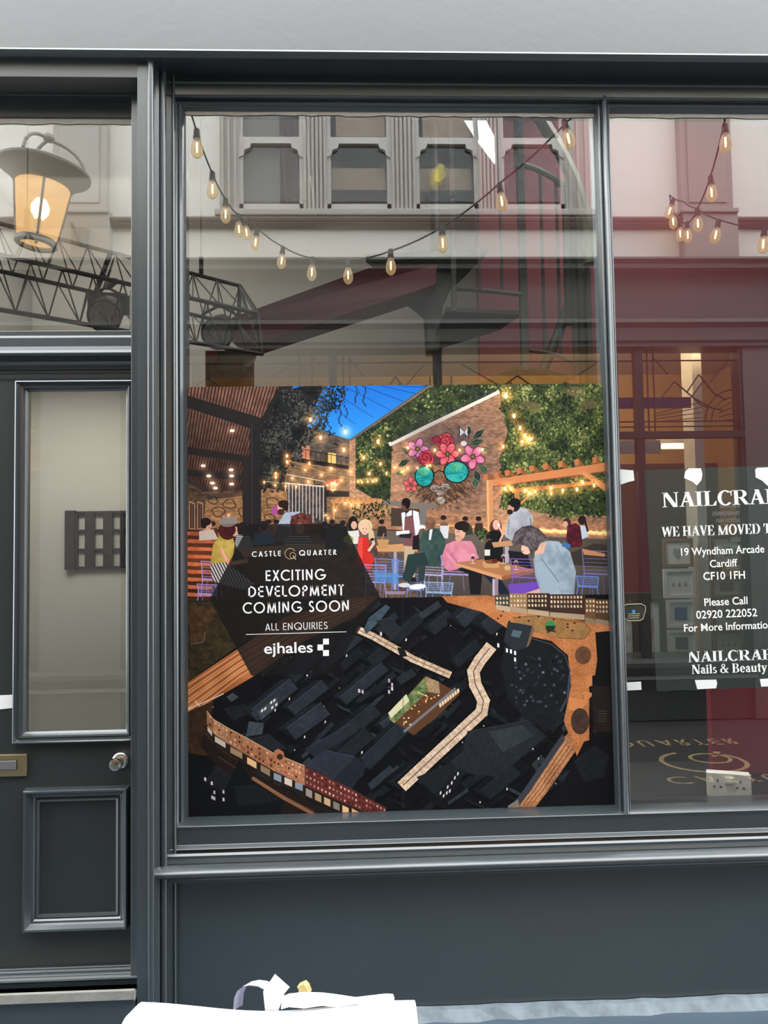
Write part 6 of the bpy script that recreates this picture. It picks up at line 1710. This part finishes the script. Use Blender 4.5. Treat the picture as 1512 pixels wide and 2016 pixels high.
for (x, y) in ((514, 1398), (520, 1394), (532, 1382), (538, 1378), (534, 1392), (542, 1386)): poly([(x, y), (x + 4, y - 3), (x + 4, y + 2), (x, y + 5)], C(236, 228, 220))
roof([(920, 1440), (1040, 1418), (1076, 1450), (980, 1530), (900, 1520)], C(36, 39, 44), [(920, 1440), (1040, 1418)]); roof([(960, 1440), (1030, 1428), (1050, 1450), (990, 1480)], C(50, 55, 60)); roof([(820, 1530), (880, 1505), (920, 1520), (860, 1570)], C(30, 32, 36))
for k in range(7): line([(960 + k * 12, 1440 - k * 2), (940 + k * 12, 1500)], .9, C(60, 64, 70), .5)
poly([(860, 1560), (908, 1510), (906, 1540), (866, 1585)], C(24, 25, 28))
for (x, y) in ((866, 1560), (872, 1566), (880, 1548), (888, 1540), (894, 1530), (900, 1522), (884, 1556), (878, 1560)): poly([(x, y), (x + 3, y - 3), (x + 3, y + 3), (x, y + 6)], C(230, 226, 220))
# lit street bottom right
poly([(1018, 1584), (1110, 1452), (1122, 1440), (1132, 1480), (1052, 1596), (1030, 1600)], mottled(C(136, 86, 54), C(196, 136, 94), N25, N3))
for k in range(8): line([(1022 + k * 4, 1588), (1112 + k * 2.4, 1456 + k * 3)], 1.0, C(226, 172, 130) if k % 2 else C(86, 54, 36), .7)
poly([(1012, 1582), (1108, 1444), (1112, 1456), (1022, 1590)], C(60, 62, 70)); poly([(1000, 1590), (1020, 1575), (1024, 1600), (1000, 1604)], C(130, 116, 104))
poly([(1150, 1460), (1225, 1440), (1225, 1620), (1060, 1620), (1120, 1520)], C(20, 20, 23)); roof([(1130, 1500), (1170, 1470), (1200, 1490), (1190, 1530), (1150, 1540)], C(30, 31, 35), [(1130, 1500), (1170, 1470), (1200, 1490)])
# long lit facade, lower left
fa = [(407, 1400), (420, 1416), (450, 1434), (484, 1452), (537, 1482), (600, 1508), (690, 1552), (760, 1592)]
fh = [40, 46, 50, 54, 56, 62, 58, 44]
cols = [C(150, 98, 66), C(176, 122, 84), C(160, 106, 72), C(170, 110, 74), C(186, 120, 84), C(104, 46, 42), C(100, 44, 40)]
for i in range(7):
    (x0, y0), (x1, y1) = fa[i], fa[i + 1]
    poly([(x0, y0), (x1, y1), (x1, y1 + fh[i + 1] * .62), (x0, y0 + fh[i] * .62)], mottled(cols[i] * .85, cols[i] * 1.1, N8, N3))
    poly([(x0, y0 + fh[i] * .62), (x1, y1 + fh[i + 1] * .62), (x1, y1 + fh[i + 1]), (x0, y0 + fh[i])], C(40, 30, 26))
    line([(x0, y0), (x1, y1)], 1.6, C(206, 168, 130) if i < 5 else C(60, 40, 38)); L = x1 - x0
    nwin = max(1, int(L / 7))
    for j in range(nwin):
        for r_ in range(3):
            t = (j + .35) / nwin; xx = x0 + L * t; yy = y0 + (y1 - y0) * t + fh[i] * (.08 + .19 * r_)
            poly([(xx, yy), (xx + 3.0, yy + 1.3), (xx + 3.0, yy + 5.6), (xx, yy + 4.4)], C(236, 190, 170) * rng.uniform(.45, 1.05) if rng.random() < .75 else C(50, 30, 28))
    for j in range(max(1, int(L / 18))):
        t = (j + .1) / max(1, int(L / 18)); t2 = t + .7 / max(1, int(L / 18))
        pa_ = (x0 + L * t, y0 + (y1 - y0) * t + fh[i] * .68); pb_ = (x0 + L * t2, y0 + (y1 - y0) * t2 + fh[i] * .68)
        poly([pa_, pb_, (pb_[0], pb_[1] + fh[i] * .24), (pa_[0], pa_[1] + fh[i] * .24)], [C(226, 206, 190), C(206, 170, 130), C(170, 186, 206), C(240, 190, 140)][rng.integers(4)] * rng.uniform(.6, 1))
poly([(540, 1478), (548, 1474), (558, 1480), (562, 1500), (540, 1498)], C(176, 112, 78)); ell(551, 1490, 6, 6, C(60, 40, 36))
poly([(400, 1444), (440, 1482), (520, 1532), (610, 1578), (690, 1612), (560, 1625), (470, 1560), (396, 1470)], C(34, 26, 24)); line([(498, 1532), (560, 1572), (616, 1604)], 7, C(150, 102, 70), .9); line([(430, 1490), (500, 1535), (620, 1600)], 1, C(180, 140, 110), .5)
poly([(360, 1470), (450, 1540), (470, 1500), (500, 1540), (560, 1580), (545, 1625), (360, 1625)], C(19, 20, 23)); roof([(402, 1540), (430, 1510), (455, 1530), (440, 1560)], C(30, 32, 37), [(402, 1540), (430, 1510), (455, 1530)]); roof([(460, 1550), (500, 1545), (548, 1575), (470, 1590)], C(27, 29, 33), [(460, 1550), (500, 1545), (548, 1575)])
for (x, y) in ((402, 1530), (415, 1538), (420, 1556), (420, 1568), (438, 1555), (438, 1570), (416, 1566), (705, 1356), (712, 1358), (764, 1336), (770, 1344), (764, 1358), (770, 1352), (758, 1236), (764, 1242), (748, 1244), (730, 1250), (770, 1240)): poly([(x, y), (x + 4, y + 1), (x + 4, y + 8), (x, y + 7)], C(226, 206, 214) * rng.uniform(.8, 1.05))
roof([(716, 1240), (726, 1216), (760, 1190), (768, 1196), (748, 1222), (722, 1248)], C(64, 78, 88)); roof([(740, 1222), (770, 1216), (790, 1240), (770, 1262)], C(36, 40, 46), [(740, 1222), (770, 1216), (790, 1240)])
# the dark see-through hexagon that carries the writing
hx = [(491, 1032), (677, 1031), (748, 1176), (652, 1327), (495, 1330), (413, 1180)]
poly(hx, C(24, 23, 24), .80)
# joint of the two sheets
line([(793, 1180), (794, 1600)], .7, C(52, 52, 56), .8)
CV = np.clip(CV, 0, 1)
img = bpy.data.images.new('poster_print', PW * SS, PH * SS)
buf = np.ones((PH * SS, PW * SS, 4), np.float32); buf[..., :3] = CV[::-1]
img.pixels.foreach_set(buf.ravel()); img.update(); img.pack()
m = bpy.data.materials.new('poster_print'); m.use_nodes = True
n_ = m.node_tree; tx = n_.nodes.new('ShaderNodeTexImage'); tx.image = img; tx.extension = 'EXTEND'
pb = n_.nodes['Principled BSDF']; n_.links.new(tx.outputs['Color'], pb.inputs['Base Color'])
pb.inputs['Roughness'].default_value = .55; pb.inputs['Specular IOR Level'].default_value = .12
NX_, NZ_ = 24, 24
PYP = -.0012
ctl, ctr, cbr, cbl = (368, 762), (1189.5, 755), (1212, 1589), (371, 1609)
b = MB(); uv = []
for j in range(NZ_ + 1):
    for i in range(NX_ + 1):
        s, t = i / NX_, j / NZ_
        x = (ctl[0] * (1 - s) + ctr[0] * s) * (1 - t) + (cbl[0] * (1 - s) + cbr[0] * s) * t
        y = (ctl[1] * (1 - s) + ctr[1] * s) * (1 - t) + (cbl[1] * (1 - s) + cbr[1] * s) * t
        p = at(x, y, PYP)
        p.x = min(max(p.x, X_G0 - .001), X_M0 + .003); p.z = max(p.z, Z_SILL)
        b.v.append(tuple(p)); uv.append(((x - PX0) / PW, 1 - (y - PY0) / PH))
for j in range(NZ_):
    for i in range(NX_):
        k = j * (NX_ + 1) + i
        b.f.append((k, k + NX_ + 1, k + NX_ + 2, k + 1)); b.mi.append(0)
poster = b.build('mural_poster', m)
ul = poster.data.uv_layers.new(name='uv')
for l in poster.data.loops:
    ul.data[l.index].uv = uv[l.vertex_index]
tag(poster, 'large printed poster of a yard scene above a night aerial view', 'poster')
ORIG[poster] = poster.location.copy()
PRINT = mat('white_print_ink', (.94, .94, .94), .6)
GOLDP = mat('gold_print_ink', (.62, .44, .20), .6)
def ptext(polys, w, xl, yl, xr, yr, cap, nm, m_=PRINT):
    bb_ = MB(); px_text(bb_, polys, w, xl, yl, xr, yr, cap, PYP - .0006)
    return bb_.build(nm, m_, poster)
def fut(t, w=.13, gap=.06): return glyph_text(t, lambda c: sans_glyph(c, w), gap)
for t, xl, yl, xr, yr, cap, wt in (('CASTLE', 496, 1096.5, 553, 1094.5, 10.5, .16), ('QUARTER', 589, 1094, 663, 1092, 10.5, .16)):
    ps, w = fut(t, wt, .2); ptext(ps, w, xl, yl, xr, yr, cap, 'lettering')
for t, xl, yl, xr, yr, cap, wt in (('EXCITING', 523, 1144, 642, 1141, 21, .138), ('DEVELOPMENT', 489, 1176, 677, 1172, 21.5, .138), ('COMING SOON', 478, 1208, 687, 1203, 21.5, .138), ('ALL ENQUIRIES', 522, 1241.5, 645, 1238, 14, .10)):
    ps, w = fut(t, wt, .05); ptext(ps, w, xl, yl, xr, yr, cap, 'lettering')
ps, w = font_polys('ejhales', .014); ptext(ps, w, 520, 1287, 616, 1284, 22, 'lettering')
def pshape(pts, nm, m_=PRINT):
    return MB().add([at(x, y, PYP - .0006) for x, y in pts], [tuple(range(len(pts)))]).build(nm, m_, poster)
pshape([(484, 1248.6), (682, 1243.2), (682, 1244.4), (484, 1249.8)], 'rule_line')
lg = MB()
for (x, y) in ((636, 1257.5), (625, 1269), (636, 1280)):
    lg.add([at(x + u, y + v - u * .02, PYP - .0006) for u, v in ((0, 0), (11.5, 0), (11.5, 11.5), (0, 11.5))], [(0, 1, 2, 3)])
lg.build('squares_logo', PRINT, poster)
b = MB()
for (cx, cy, r_, a0, a1, tk) in ((571.5, 1090, 11, 30, 320, .10), (576.5, 1093.5, 6.2, 0, 360, .16)):
    for p in _ar(0, 0, 1, 1, a0, a1, tk, tk, 30):
        b.add([at(cx + x * r_, cy - y * r_, PYP - .0006) for x, y in p], [tuple(range(len(p)))])
b.add([at(x, y, PYP - .0006) for x, y in ((576, 1094), (577.5, 1093), (583, 1101), (581.5, 1102))], [(0, 1, 2, 3)])
b.build('ring_monogram', GOLDP, poster)
